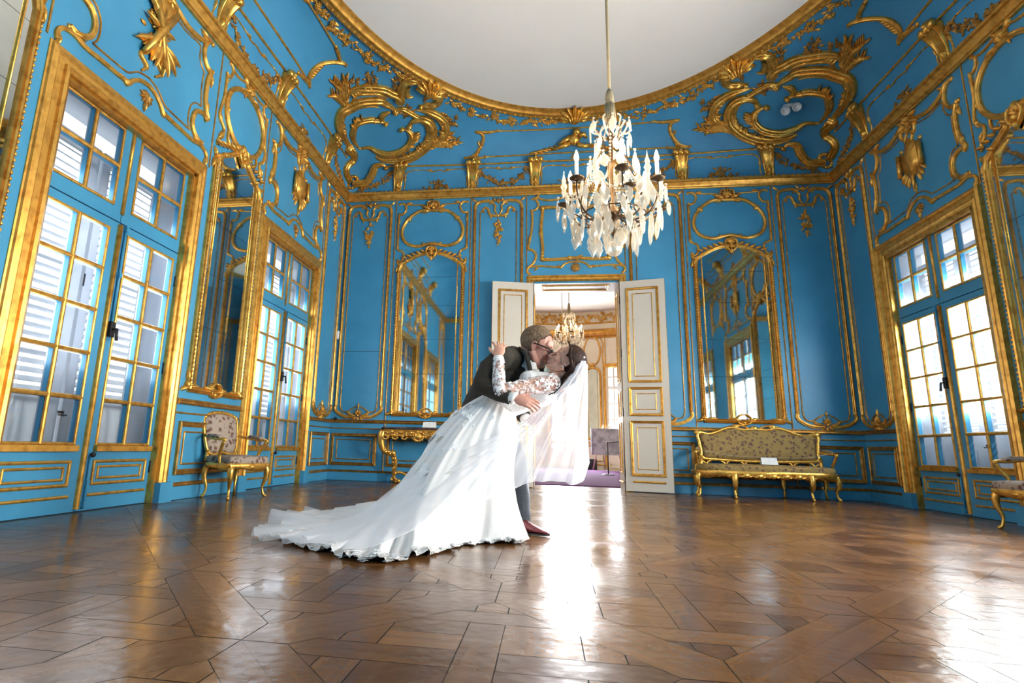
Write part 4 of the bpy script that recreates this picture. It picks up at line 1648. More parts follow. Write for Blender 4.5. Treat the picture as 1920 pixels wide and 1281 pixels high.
def tall_mirror_bay(c):
    m = MB()
    strip(m, FN, sym([(0, 3.97), (2.2, 3.86), (3.4, 3.52), (2.2, 3.18), (0, 3.07)]) if False else [(c + q[0], q[1]) for q in sym([(0, 3.95), (2.2, 3.86), (3.3, 3.52), (2.2, 3.18), (0, 3.09)])], .05, .05, ROUND, closed=True)
    palmette(m, FN, c, 3.96, .13, 5, 2.0)
    palmette(m, FN, c, 3.02, .16, 7, 2.2)
    for s in (-1, 1):
        strip(m, FN, [(c + s * 4.4, .95), (c + s * 4.4, 3.1), (c + s * 4.0, 3.4), (c + s * 4.5, 3.7), (c + s * 3.6, 3.9)], .04, .035, ROUND)
        strip(m, FN, [(c + s * 3.1, .90), (c + s * 3.1, 2.8)], .07, .05, FRAMEP, smooth=False)
        strip(m, FN, [(c + s * 3.1, 2.8), (c + s * 2.4, 2.95), (c, 3.0)], .07, .05, ROUND)
        strip(m, FN, [(c + s * 1.9, .95), (c + s * 1.9, 2.9)], .02, .03, ROUND, smooth=False)
        strip(m, FN, rect(c - 3.6, c + 3.6, .26, .68), .03, .02, LOW, closed=True, smooth=False)
        strip(m, FN, [(c + s * 5.3, .8), (c + s * 5.3, 3.9)], .03, .03, LOW, smooth=False)
    strip(m, FN, [(c - 3.1, .90), (c + 3.1, .90)], .08, .05, ROUND, smooth=False)
    palmette(m, FN, c, .92, .12, 5, 2.0)
    m.build('bay_moulding', 'gold2', salon)
    m = MB()
    m.add([FN.p(c - 3.1, .9, .01), FN.p(c, .9, .02), FN.p(c + 3.1, .9, .01), FN.p(c + 3.1, 2.85, .01), FN.p(c, 3.0, .02), FN.p(c - 3.1, 2.85, .01)], [(0, 1, 4, 5), (1, 2, 3, 4)], False)
    m.build('bay_mirror', 'mirror', salon)


for c in (77.5, 100.5):
    tall_mirror_bay(c)
for i, c in enumerate(SALON_WIN):
    m = MB()
    strip(m, FN, [(c - 6.1, .1), (c - 6.1, 3.05), (c + 6.1, 3.05), (c + 6.1, .1)], .13, .06, FRAMEP, smooth=False)
    wroot = tag(m.build('window_%d' % (7 + i), 'gold2'), kind='structure')
    m = MB()
    for u in (-5.6, -.35, .35, 5.6):
        strip(m, FN, [(c + u, .1), (c + u, 3.0)], .07, .04, FLAT, smooth=False)
    for u in (-2.9, 2.9):
        strip(m, FN, [(c + u, .6), (c + u, 3.0)], .028, .03, FLAT, smooth=False)
    for z in (.55, 1.0, 1.45, 1.9, 2.35, 2.4, 2.7):
        strip(m, FN, [(c - 5.6, z), (c + 5.6, z)], .03 if z != .55 else .08, .03, FLAT, smooth=False)
    fbox(m, FN, c - 5.6, c + 5.6, .08, .5, -.01, .02)
    m.build('window_leaf', 'cream', wroot)
    m = MB()
    m.quad(FN.p(c - 5.6, .08, -.01), FN.p(c + 5.6, .08, -.01), FN.p(c + 5.6, 3.0, -.01), FN.p(c - 5.6, 3.0, -.01))
    m.build('pane', 'pane', wroot)
    P, U, Vv, Nn = FN.at(c, 1.55)
    area_light('daylight', P - Nn * .12, Nn, 2.4, .85, 1150 if i == 1 else 130, (.95, .97, 1.0))

# easel with a picture, rope post, heater, chandelier of the far room
root = empty('easel', (1.22, 17.0, .034), radians(8))
tag(root, 'pale wooden easel holding a picture beyond the doorway', 'easel')
m = MB()
for s in (-1, 1):
    m.tube([(s * .42, -.02, 0), (s * .22, 0.06, .85), (s * .08, .09, 1.25)], .022, 6)
m.tube([(0, .45, 0), (0, .08, 1.2)], .02, 6)
m.box((0, -.12, .42), (.95, .06, .035))
m.build('easel_frame', simple('pale_pine', (.66, .50, .34), .5, scale=12), root)
m = MB()
m.box((0, -.05, .80), (.92, .03, .72))
pic = m.build('picture', simple('grey_blue_painted_canvas', (.52, .54, .60), .6, c2=(.28, .29, .36), scale=6, lo=.4, hi=.6), None, (1.21, 16.86, 0))
pic.rotation_euler = (radians(-4), 0, radians(8))
tag(pic, 'grey and lilac picture standing on the pale wooden easel', 'picture')
root = empty('rope_post', (.93, 14.0, .012))
tag(root, 'slim black barrier post on the purple carpet in front of the easel', 'barrier post')
m = MB()
m.lathe([(0, 0), (.15, 0), (.15, .012), (.03, .025), (0, .025)], 20)
m.build('post_base', 'black', root)
m = MB()
m.tube([(0, 0, .02), (0, 0, .72)], .013, 8)
m.ball((0, 0, .73), .018, 8, 6)
m.tube([(0, 0, .71), (.12, .02, .74), (.26, .06, .75)], .008, 6)
m.build('post', 'black', root)
m = MB()
m.box((.80, 17.5, .16), (.30, .18, .30))
for k in range(5):
    m.box((.80 - .11 + k * .055, 17.405, .16), (.012, .012, .24))
tag(m.build('heater', 'iron'), 'small dark box heater by the far wall beyond the doorway', 'heater')
# ------------------------------------------------------------------ furniture
def floral(name, ground, ground2, spot, leafc, sc1, sc2):
    m, nt, b = new_mat(name)
    N, L = nt.nodes, nt.links
    b.inputs['Roughness'].default_value = 0.75
    tc = N.new('ShaderNodeTexCoord')
    vo = N.new('ShaderNodeTexVoronoi')
    vo.inputs['Scale'].default_value = sc1
    L.new(tc.outputs['Object'], vo.inputs['Vector'])
    nz = N.new('ShaderNodeTexNoise')
    nz.inputs['Scale'].default_value = sc2
    nz.inputs['Detail'].default_value = 3
    L.new(tc.outputs['Object'], nz.inputs['Vector'])
    ad = N.new('ShaderNodeMath')
    ad.operation = 'MULTIPLY_ADD'
    ad.inputs[1].default_value = 0.9
    L.new(nz.outputs['Fac'], ad.inputs[0])
    L.new(vo.outputs['Distance'], ad.inputs[2])
    rp = N.new('ShaderNodeValToRGB')
    e = rp.color_ramp.elements
    e[0].position, e[1].position = 0.0, 1.0
    e[0].color = (*spot, 1)
    e[1].color = (*ground, 1)
    for p, c in ((.67, spot), (.72, leafc), (.80, leafc), (.85, ground2)):
        x = e.new(p)
        x.color = (*c, 1)
    L.new(ad.outputs[0], rp.inputs[0])
    L.new(rp.outputs[0], b.inputs['Base Color'])
    return m


M['chairfab'] = floral('flowered_chair_fabric', (.42, .32, .25), (.37, .28, .21), (.16, .05, .04), (.17, .12, .09), 16, 40)
M['sofafab'] = floral('mustard_sprig_fabric', (.33, .21, .062), (.29, .18, .052), (.11, .05, .045), (.20, .12, .055), 21, 52)


def cabriole(mb, x, y, top, dx, dy, k=1.0):
    """curved leg: dx, dy point outwards"""
    p = [(x, y, top), (x + .022 * dx, y + .022 * dy, top - .06), (x + .020 * dx, y + .020 * dy, top - .14), (x - .004 * dx, y - .004 * dy, top * .42), (x - .012 * dx, y - .012 * dy, .10), (x + .004 * dx, y + .004 * dy, .035), (x + .028 * dx, y + .028 * dy, .014)]
    q = catmull(p, 4)
    r = catmull([(a,) for a in (.036, .036, .028, .019, .0145, .016, .019)], 4)
    mb.tube(q, [a[0] * k for a in r], 10)
    mb.ball((x + .030 * dx, y + .030 * dy, .014), .0145 * k, 8, 5)
    mb.ball((x + .024 * dx, y + .024 * dy, top - .07), (.022 * k, .022 * k, .035 * k), 8, 6)


def cushion(outline, z0, z1, puff=.03, nr=6):
    """upholstered pad over a closed outline of (x, y)"""
    mb = MB()
    o = catmull(outline, 5, closed=True)
    n = len(o)
    cx, cy = sum(p[0] for p in o) / n, sum(p[1] for p in o) / n
    rows = []
    for t in (0, .35, .7, 1):
        rows.append([(cx + (x - cx) * (1 + .012 * sin(pi * t)), cy + (y - cy) * (1 + .012 * sin(pi * t)), z0 + (z1 - z0) * t) for x, y in o])
    for i in range(1, nr + 1):
        f = cos(i / nr * pi / 2)
        rows.append([(cx + (x - cx) * f, cy + (y - cy) * f, z1 + puff * sin(i / nr * pi / 2) ** .7) for x, y in o])
    mb.grid(rows, closed_u=True)
    mb.add(rows[0], [tuple(range(n))], False)
    return mb


def make_armchair(label):
    """faces +x; origin on the floor under the seat"""
    root = empty('armchair')
    tag(root, label, 'armchair', 'gilt flowered armchairs')
    D, W0, W1 = .46, .30, .245                  # depth, half widths at front and back
    out = [(D / 2, -W0 + .05), (D / 2 + .03, 0), (D / 2, W0 - .05), (D / 2 - .04, W0), (0, W0 - .02), (-D / 2 + .02, W1), (-D / 2, 0), (-D / 2 + .02, -W1), (0, -W0 + .02), (D / 2 - .04, -W0)]
    cushion(out, .385, .445, .035).build('seat', 'chairfab', root)
    m = MB()
    ring = catmull(out, 6, closed=True)
    n = len(ring)
    rows = []
    for s, z in ((1.02, .392), (1.045, .385), (1.05, .36), (1.03, .335), (1.0, .0), (.9, .0), (.9, .392)):
        row = []
        for k, (x, y) in enumerate(ring):
            dip = .018 * cos(k / n * 2 * pi * 4)
            zz = z if z > 0 else .318 + dip
            row.append((x * s, y * s, zz))
        rows.append(row)
    m.grid(rows, closed_u=True)
    for k in (0, 3, 5, 8):
        pass
    m.ball((D / 2 + .03, 0, .35), (.02, .05, .025), 10, 6)
    m.build('seat_rail', 'goldsh', root)
    for sx, sy in ((1, -1), (1, 1), (-1, -1), (-1, 1)):
        m = MB()
        cabriole(m, D / 2 - .03 if sx > 0 else -D / 2 + .02, sy * ((W0 - .035) if sx > 0 else (W1 - .02)), .36, .7 * sx, .7 * sy)
        m.build('leg', 'goldsh', root)
    # back, leaning slightly
    lean = lambda y, z: (-D / 2 - .005 - (z - .45) * .20, y, z)
    o = [(W1 - .045, .50), (W1 - .005, .62), (W1 + .01, .80), (W1 - .005, .91), (.12, .955), (0, .965)]
    outl = [(y, z) for y, z in o] + [(-y, z) for y, z in reversed(o[:-1])] + [(-.12, .475), (0, .50), (.12, .475)]
    c2 = catmull(outl, 5, closed=True)
    m = MB()
    m.tube([lean(y, z) for y, z in c2] + [lean(*c2[0])], .021, 8, cap=False)
    for s in (-1, 1):
        m.tube([lean(s * (W1 - .03), .52), (-D / 2 + .01, s * (W1 - .01), .40)], [.022, .026], 8)
        m.ball(lean(s * (W1 - .01), .905), .03, 8, 6)
    m.ball(lean(0, .965), (.02, .06, .025), 10, 6)
    m.build('back_frame', 'goldsh', root)
    m = MB()
    rows = []
    for f, off in ((.93, -.022), (.95, 0), (.88, .022), (.6, .035), (.2, .040), (.02, .041)):
        rows.append([V3(lean(y * f, .72 + (z - .72) * f)) + V3((off, 0, off * .15)) for y, z in c2])
    m.grid(rows, closed_u=True)
    m.add(rows[0], [tuple(range(len(c2)))], False)
    m.build('backrest', 'chairfab', root)
    for s in (-1, 1):
        m = MB()
        a = catmull([lean(s * (W1 + .005), .70), (-.12, s * (W0 + .015), .67), (.02, s * (W0 + .025), .655), (.115, s * (W0 + .03), .655), (.135, s * (W0 + .03), .632)], 4)
        m.tube(a, .017, 8)
        m.ball((.125, s * (W0 + .03), .645), (.026, .022, .024), 8, 6)
        m.tube(catmull([(.12, s * (W0 + .03), .635), (.085, s * (W0 + .025), .56), (.045, s * W0, .49), (.05, s * (W0 - .01), .40), (.06, s * (W0 - .01), .36)], 4), .019, 8)
        ar = m.build('armrest', 'goldsh', root)
        m = MB()
        m.tube(catmull([(-.16, s * (W0 + .012), .685), (-.06, s * (W0 + .02), .685), (.05, s * (W0 + .026), .675)], 4), [.012] + [.024] * 7 + [.014], 10)
        m.build('arm_pad', 'chairfab', ar)
    return root


ch = make_armchair('gilt armchair in beige flowered fabric against the left wall below the tall mirror')
ch.location = (-3.455, 5.42, 0)
ch.rotation_euler = (0, 0, radians(-16))
ch.scale = (.84, .84, .84)
ch2 = copy_tree(ch)
ch2['label'] = 'gilt flowered armchair cut off by the right edge, in front of the right window'
ch2.location = (3.49, 5.48, 0)
ch2.rotation_euler = (0, 0, radians(180 + 6))


def make_sofa():
    """faces -y; origin on the floor at the middle of its length"""
    root = empty('sofa', (2.37, 8.28, 0))
    tag(root, 'long gilt sofa in mustard flowered fabric below the right mirror', 'sofa')
    fr_ = [(-.86, .14), (-.80, -.06), (-.62, -.17), (-.35, -.20), (0, -.235), (.35, -.20), (.62, -.17), (.80, -.06), (.86, .14)]
    out = fr_ + [(.80, .25), (.4, .27), (0, .275), (-.4, .27), (-.80, .25)]
    cushion(out, .335, .395, .035).build('seat', 'sofafab', root)
    m = MB()
    ring = catmull(out, 8, closed=True)
    n = len(ring)
    rows = []
    for s, z in ((1.01, .342), (1.025, .335), (1.03, .31), (1.015, .285), (1.0, 0), (.94, 0), (.94, .34)):
        rows.append([(x * s, y * s, z if z > 0 else .262 + .020 * cos(x * 2 * pi / .31)) for x, y in ring])
    m.grid(rows, closed_u=True)
    for x in (-.62, -.465, -.31, -.155, 0, .155, .31, .465, .62):
        yy = -.235 + .19 * (abs(x) / .8) ** 2
        m.ball((x, yy - .012, .285), (.05, .02, .032), 8, 6)
        for s in (-1, 1):
            m.tube([(x, yy - .014, .30), (x + s * .05, yy - .014, .27), (x + s * .085, yy - .008, .285)], [.012, .012, .007], 6)
    m.build('seat_rail', 'goldsh', root)
    for x, y, dx, dy in ((-.83, -.01, -.8, -.5), (-.44, -.17, -.1, -1), (.47, -.17, .1, -1), (.83, -.01, .8, -.5), (-.80, .24, -.6, .3), (-.3, .26, 0, .4), (.3, .26, 0, .4), (.80, .24, .6, .3)):
        m = MB()
        cabriole(m, x, y, .30, dx, dy, 1.05)
        m.build('leg', 'goldsh', root)
    B = lambda x, z: (x, .245 + (z - .45) * .16 - .07 * (abs(x) / .78) ** 4, z)
    half = [(0, .895), (.16, .885), (.27, .912), (.38, .895), (.50, .845), (.62, .815), (.72, .835), (.765, .80), (.75, .70), (.735, .58), (.72, .49)]
    outl = half + [(.5, .475), (.25, .465), (0, .462)]
    closed_ = outl + [(-x, z) for x, z in reversed(outl[1:-1])]
    c2 = catmull(closed_, 5, closed=True)
    m = MB()
    m.tube([B(x, z) for x, z in c2] + [B(*c2[0])], .023, 8, cap=False)
    for x, z, r in ((0, .905, .035), (.24, .925, .035), (-.24, .925, .035), (.755, .83, .04), (-.755, .83, .04), (.74, .5, .03), (-.74, .5, .03)):
        m.ball(B(x, z), (r * 1.5, r * .7, r), 8, 6)
    for s in (-1, 1):
        m.tube(catmull([B(s * .06, .90), B(s * .14, .935), B(s * .25, .94), B(s * .33, .915)], 3), [.012] * 4 + [.016] * 3 + [.012] * 3, 7)
        for x in (.18, .42, .68):
            m.tube(catmull([B(s * (x - .07), .465), B(s * (x - .02), .44), B(s * x, .40), B(s * (x + .03), .36)], 3), .014, 7)
            m.tube(catmull([B(s * (x + .09), .468), B(s * (x + .03), .44), B(s * x, .41)], 3), .012, 7)
        m.tube([B(s * .74, .52), B(s * .76, .33)], [.024, .026], 8)
    m.tube([B(-.74, .405), B(0, .40), B(.74, .405)], .016, 8)
    m.build('back_frame', 'goldsh', root)
    m = MB()
    rows = []
    for f, off in ((.95, .022), (.965, 0), (.91, -.025), (.6, -.042), (.2, -.048), (.01, -.048)):
        rows.append([V3(B(x * f, .67 + (z - .67) * f)) + V3((0, off, 0)) for x, z in c2])
    m.grid(rows, closed_u=True)
    m.add(rows[0], [tuple(range(len(c2)))], False)
    m.build('backrest', 'sofafab', root)
    for s in (-1, 1):
        m = MB()
        m.tube(catmull([B(s * .745, .60), (s * .80, .12, .585), (s * .845, .03, .58), (s * .86, -.01, .575), (s * .862, -.02, .555)], 4), .018, 8)
        m.ball((s * .86, -.01, .57), (.024, .028, .026), 8, 6)
        m.tube(catmull([(s * .86, -.01, .565), (s * .845, .02, .49), (s * .83, .06, .43), (s * .845, .07, .37), (s * .85, .05, .31)], 4), .019, 8)
        ar = m.build('armrest', 'goldsh', root)
        m = MB()
        m.tube([B(s * .765, .625), (s * .81, .11, .612), (s * .84, .04, .603)], [.014, .024, .014], 10)
        m.build('arm_pad', 'sofafab', ar)
    return root


sofa = make_sofa()


def tent_card(x, y, z, rz, w, h, label):
    m = MB()
    for s in (-1, 1):
        m.add([(-w / 2, 0, h), (w / 2, 0, h), (w / 2 + .004, s * h * .45, 0), (-w / 2 - .004, s * h * .45, 0), (-w / 2, s * .0015, h), (w / 2, s * .0015, h), (w / 2 + .004, s * h * .45 + .0015, 0), (-w / 2 - .004, s * h * .45 + .0015, 0)],
              [(0, 1, 2, 3), (4, 7, 6, 5), (0, 4, 5, 1), (2, 6, 7, 3), (1, 5, 6, 2), (0, 3, 7, 4)], False)
    o = m.build('folded_card', 'card', None, (x, y, z))
    o.rotation_euler = (0, 0, rz)
    tag(o, label, 'card', 'white notice cards')
    return o


tent_card(2.38, 8.17, .432, 0, .19, .085, 'small white folded card on the seat of the mustard sofa')
m = MB()
m.tube(catmull([(1.54, 8.28, .60), (1.9, 8.285, .535), (2.4, 8.29, .52), (2.9, 8.285, .535), (3.2, 8.28, .60)], 6), .0035, 6)
tag(m.build('barrier_cord', simple('grey_cord', (.45, .38, .28), .7, scale=60)), 'thin cord strung between the arms of the mustard sofa', 'cord')


def make_console():
    """stands against the back wall; origin on the floor at the wall, faces -y"""
    root = empty('console_table', (-2.26, YB - .03, 0))
    tag(root, 'carved gilt console table with a dark marble top below the left mirror', 'console table')
    o = [(-.61, 0), (-.60, -.22), (-.52, -.33), (-.34, -.36), (-.18, -.40), (0, -.43), (.18, -.40), (.34, -.36), (.52, -.33), (.60, -.22), (.61, 0)]
    c = catmull(o, 5)
    m = MB()
    rows = [[(x * s, y * s, z) for x, y in c] for s, z in ((.97, .762), (1.0, .768), (1.01, .782), (1.0, .795), (.98, .80))]
    m.grid(rows)
    m.add(rows[-1], [tuple(range(len(c)))], False)
    m.add(rows[0], [tuple(range(len(c)))], False)
    m.build('marble_top', simple('dark_red_marble', (.10, .05, .05), .2, c2=(.03, .02, .025), scale=9, lo=.42, hi=.58), root)
    m = MB()
    rows = [[(x * s, y * s, z + (dz if z < .7 else 0) * cos(x * 2 * pi / .30)) for x, y in c] for s, z, dz in ((.985, .762, 0), (.98, .74, 0), (.95, .72, 0), (.965, .70, 0), (.94, .655, .018), (.90, .65, .018))]
    m.grid(rows)
    g = random.Random(31)
    for i in range(46):
        t = i / 45
        x, y = c[int(t * (len(c) - 1))]
        for q in range(2):
            r = g.uniform(.014, .026)
            m.ball((x * .97, y * .97 - .006, .675 + .045 * q + g.uniform(-.012, .012)), (r, r * .7, r), 7, 5)
    m.ball((0, -.425, .67), (.055, .025, .055), 12, 8)
    m.ball((0, -.45, .67), (.022, .015, .022), 10, 6)
    for k in range(9):
        a = radians(-160 + 17.5 * k)
        m.tube([(cos(a) * .04, -.42, .67 + sin(a) * .04), (cos(a) * .095, -.43, .67 + sin(a) * .085)], [.016, .006], 6)
    for s in (-1, 1):
        for x in (.16, .30, .44):
            m.tube(catmull([(s * x, -.40 + .05 * x, .655), (s * (x + .03), -.40 + .06 * x, .625), (s * (x + .08), -.39 + .06 * x, .635), (s * (x + .09), -.38 + .06 * x, .66)], 3), .011, 6)
    m.build('carved_apron', 'gold', root)
    for s in (-1, 1):
        m = MB()
        p = catmull([(s * .555, -.28, .74), (s * .575, -.29, .66), (s * .565, -.285, .55), (s * .53, -.27, .46), (s * .45, -.24, .42), (s * .385, -.21, .37), (s * .375, -.18, .26), (s * .405, -.14, .13), (s * .40, -.12, .05), (s * .37, -.10, .015)], 5)
        r = catmull([(q,) for q in (.050, .058, .050, .042, .036, .034, .032, .030, .030, .026)], 5)
        m.tube(p, [q[0] for q in r], 10)
        g = random.Random(44)
        for q in p[3:-4:2]:
            a = g.uniform(0, 6.28)
            m.ball((q[0] + cos(a) * .035, q[1] - .025, q[2] + sin(a) * .02), (.018, .016, .026), 7, 5)
        m.ball((s * .40, -.235, .425), .045, 10, 7)
        m.ball((s * .345, -.10, .03), (.045, .03, .03), 10, 6)
        m.tube(catmull([(s * .41, -.13, .12), (s * .34, -.11, .155), (s * .25, -.09, .13), (s * .20, -.08, .09)], 4), [.03 - .0015 * i for i in range(13)], 8)
        m.build('scrolled_leg', 'gold', root)
    return root


make_console()
tent_card(-2.13, YB - .28, .801, radians(6), .19, .085, 'small white folded card on the dark marble console table')
# ------------------------------------------------------------------ crystal chandelier
def crystal_mat():
    m = bpy.data.materials.new('cut_crystal')
    m.use_nodes = True
    nt = m.node_tree
    N, L = nt.nodes, nt.links
    N.remove(N['Principled BSDF'])
    out = N['Material Output']
    tr = N.new('ShaderNodeBsdfTransparent')
    tr.inputs[0].default_value = (.97, .96, .94, 1)
    gl = N.new('ShaderNodeBsdfGlossy')
    gl.inputs['Roughness'].default_value = .06
    gl.inputs[0].default_value = (.98, .93, .84, 1)
    df = N.new('ShaderNodeBsdfTranslucent')
    df.inputs[0].default_value = (.96, .89, .76, 1)
    d2 = N.new('ShaderNodeBsdfDiffuse')
    d2.inputs[0].default_value = (.96, .89, .76, 1)
    m0 = N.new('ShaderNodeMixShader')
    m0.inputs[0].default_value = .5
    L.new(df.outputs[0], m0.inputs[1])
    L.new(d2.outputs[0], m0.inputs[2])
    m1 = N.new('ShaderNodeMixShader')
    m1.inputs[0].default_value = .40
    L.new(m0.outputs[0], m1.inputs[1])
    L.new(gl.outputs[0], m1.inputs[2])
    m2 = N.new('ShaderNodeMixShader')
    lw = N.new('ShaderNodeLayerWeight')
    lw.inputs[0].default_value = .35
    mr = N.new('ShaderNodeMapRange')
    mr.inputs['To Min'].default_value, mr.inputs['To Max'].default_value = .42, .9
    L.new(lw.outputs['Facing'], mr.inputs['Value'])
    L.new(mr.outputs[0], m2.inputs[0])
    L.new(tr.outputs[0], m2.inputs[1])
    L.new(m1.outputs[0], m2.inputs[2])
    L.new(m2.outputs[0], out.inputs[0])
    return m


M['crystal'] = crystal_mat()
mb_, nt_, b_ = new_mat('lit_bulb')
b_.inputs['Emission Color'].default_value = (1, .80, .52, 1)
b_.inputs['Emission Strength'].default_value = 14
M['bulb'] = mb_
M['cord'] = simple('gold_grey_cord', (.30, .25, .15), .7, c2=(.22, .18, .11), scale=90, bump=.3, bscale=200)
M['darkbronze'] = simple('dark_bronze', (.10, .06, .03), .4, .7, scale=30)


def pendant_mesh(kind):
    """flat cut drop hanging from the origin"""
    if kind == 0:
        o = [(0, 0), (.006, -.008), (.008, -.018), (.022, -.034), (.030, -.056), (.024, -.078), (.030, -.088), (.018, -.108), (.008, -.124), (0, -.138)]
    elif kind == 1:
        o = [(0, 0), (.006, -.01), (.014, -.03), (.019, -.055), (.016, -.085), (.009, -.112), (0, -.135)]
    else:
        o = [(0, 0), (.007, -.008), (.007, -.016), (.020, -.026), (.030, -.044), (.034, -.062), (.026, -.084), (.012, -.098), (0, -.104)]
    mb = MB()
    n = len(o)
    full = o + [(-x, z) for x, z in reversed(o[1:-1])]
    k = len(full)
    ins = [(x * .6, o[n // 2][1] + (z - o[n // 2][1]) * .72) for x, z in full]
    vs = [(x, 0, z) for x, z in full] + [(x, .008, z) for x, z in ins] + [(x, -.008, z) for x, z in ins]
    fs = []
    for i in range(k):
        j = (i + 1) % k
        fs += [(i, j, k + j, k + i), (j, i, 2 * k + i, 2 * k + j)]
    fs += [tuple(range(k, 2 * k)), tuple(range(2 * k, 3 * k))[::-1]]
    mb.add(vs, fs, False)
    mb.ball((0, 0, .010), .008, 6, 4)
    return mb


def make_chandelier(loc, top_z, label, n_scale=1.0, light=5.0):
    root = empty('chandelier', loc)
    tag(root, label, 'chandelier')
    g = random.Random(9)
    X, Y, Z0 = loc
    m = MB()
    m.tube([(0, 0, 1.24), (0, 0, top_z - Z0)], .011, 8)
    m.build('hanging_rope', 'cord', root)
    m = MB()
    m.lathe([(0, 1.23), (.018, 1.23), (.026, 1.20), (.032, 1.16), (.028, 1.145), (.034, 1.13), (.030, 1.12)], 14)
    for k in range(18):
        a = 2 * pi * k / 18
        m.tube([(cos(a) * .026, sin(a) * .026, 1.13), (cos(a) * .032, sin(a) * .032, 1.06), (cos(a) * .036, sin(a) * .036, 1.0)], .006, 5)
    m.build('tassel', 'cord', root)
    m = MB()                                    # stem
    m.lathe([(0, 1.0), (.02, .99), (.028, .96), (.012, .93), (.015, .89), (.034, .86), (.015, .83), (.012, .70), (.03, .66), (.014, .62), (.012, .36), (.05, .31), (.06, .285), (.03, .26), (.014, .24), (.014, .16), (.008, .13), (0, .12)], 14)
    m.build('stem', 'darkbronze', root)
    m = MB()                                    # cage of curved rods
    for k in range(6):
        a = 2 * pi * k / 6 + .3
        c, s = cos(a), sin(a)
        p = catmull([(.03 * c, .03 * s, .28), (.13 * c, .13 * s, .24), (.22 * c, .22 * s, .30), (.20 * c, .20 * s, .48), (.12 * c, .12 * s, .66), (.05 * c, .05 * s, .80), (.09 * c, .09 * s, .90), (.14 * c, .14 * s, .93)], 4)
        m.tube(p, .0052, 6)
    ring = [(.21 * cos(t * pi / 16), .21 * sin(t * pi / 16), .285) for t in range(33)]
    m.tube(ring, .005, 6, cap=False)
    m.build('cage', 'darkbronze', root)
    NA = 6
    for k in range(NA):
        a = 2 * pi * k / NA + .62
        c, s = cos(a), sin(a)
        m = MB()
        m.tube(catmull([(.05 * c, .05 * s, .29), (.14 * c, .14 * s, .235), (.24 * c, .24 * s, .27), (.295 * c, .295 * s, .37), (.30 * c, .30 * s, .47)], 5), .0062, 6)
        arm = m.build('arm', 'darkbronze', root)
        m = MB()
        m.lathe([(.008, .0), (.020, .004), (.046, .014), (.050, .024), (.046, .024), (.020, .012), (.012, .03)], 16, (.30 * c, .30 * s, .465))
        m.build('drip_pan', 'darkbronze', arm)
        m = MB()
        m.lathe([(.0125, .48), (.0125, .60), (.006, .603), (0, .603)], 10, (.30 * c, .30 * s, 0))
        m.build('candle', 'card', arm)
        m = MB()
        m.lathe([(.006, .602), (.015, .62), (.0165, .635), (.011, .66), (.003, .685), (0, .69)], 10, (.30 * c, .30 * s, 0))
        m.build('bulb', 'bulb', arm)
        if light:
            d = bpy.data.lights.new('candle_light', 'POINT')
            d.energy, d.color, d.shadow_soft_size = light, (1, .74, .44), .03
            o = bpy.data.objects.new('candle_light', d)
            col.objects.link(o)
            o.location = (X + .30 * c, Y + .30 * s, Z0 + .72)
    for k in range(4):
        a = 2 * pi * k / 4 + .2
        m = MB()
        m.lathe([(.006, .0), (.018, .004), (.040, .012), (.043, .02), (.018, .010)], 14, (.33 * cos(a), .33 * sin(a), .335))
        m.tube([(.05 * cos(a), .05 * sin(a), .28), (.2 * cos(a), .2 * sin(a), .25), (.33 * cos(a), .33 * sin(a), .335)], .005, 6)
        m.build('low_arm', 'darkbronze', root)
    m = MB()
    m.lathe([(0, .108), (.010, .105), (.030, .098), (.048, .078), (.054, .054), (.048, .030), (.030, .010), (0, 0)], 14)
    m.s = [False] * len(m.s)
    m.build('crystal_ball', 'crystal', root)
    kinds = [pendant_mesh(k) for k in range(3)]
    protos = []
    for k in range(3):
        protos.append(kinds[k].build('crystal_pendant', 'crystal', root))
    first = [True] * 3

    def hang(x, y, z, sc_, k, rz):
        if first[k]:
            o = protos[k]
            first[k] = False
        else:
            o = protos[k].copy()
            col.objects.link(o)
            o.parent = root
        o.location = (x, y, z)
        o.scale = (sc_, sc_, sc_)
        o.rotation_euler = (g.uniform(-.12, .12), g.uniform(-.12, .12), rz)

    tiers = [(.345, .40, 15, .95), (.315, .33, 13, 1.05), (.24, .26, 14, 1.15), (.15, .24, 9, 1.1), (.07, .20, 5, 1.0), (.235, .52, 11, 1.0), (.16, .70, 9, .95), (.11, .83, 7, .85), (.145, .94, 7, .75), (.20, .40, 9, 1.0)]
    for r, z, n, s_ in tiers:
        for k in range(n):
            a = 2 * pi * k / n + g.uniform(-.12, .12) + z * 7
            rr = r * g.uniform(.94, 1.06)
            hang(rr * cos(a), rr * sin(a), z + g.uniform(-.02, .025), s_ * 1.18 * g.uniform(.85, 1.15), g.randrange(3), a + pi / 2 + g.uniform(-.5, .5))
    for k in range(3):
        if first[k]:
            hang(.1, 0, .3, 1, k, 0)
    # upright spires and strings of small beads
    m = MB()
    for k in range(6):
        a = 2 * pi * k / 6 + 1.14
        c, s = cos(a), sin(a)
        m.lathe([(.004, .40), (.018, .43), (.012, .45), (.024, .475), (.012, .50), (.016, .52), (.006, .55), (0, .60)], 8, (.325 * c, .325 * s, .02))
        for t in range(26):
            u = t / 25
            r = .33 * (1 - u) + .09 * u - .06 * sin(pi * u)
            m.ball((r * cos(a + .3 * u), r * sin(a + .3 * u), .42 + .42 * u ** 1.3 - .05 * sin(pi * u)), .0085, 6, 4)
            b = a + .52
            m.ball((.31 * cos(a + u * 1.047), .31 * sin(a + u * 1.047), .44 - .10 * sin(pi * u)), .0085, 6, 4)
        for t in range(16):
            u = t / 15
            m.ball((.14 * (1 - u) * c + .03 * u * c, .14 * (1 - u) * s + .03 * u * s, .92 - .05 * sin(pi * u) + .05 * u), .007, 6, 4)
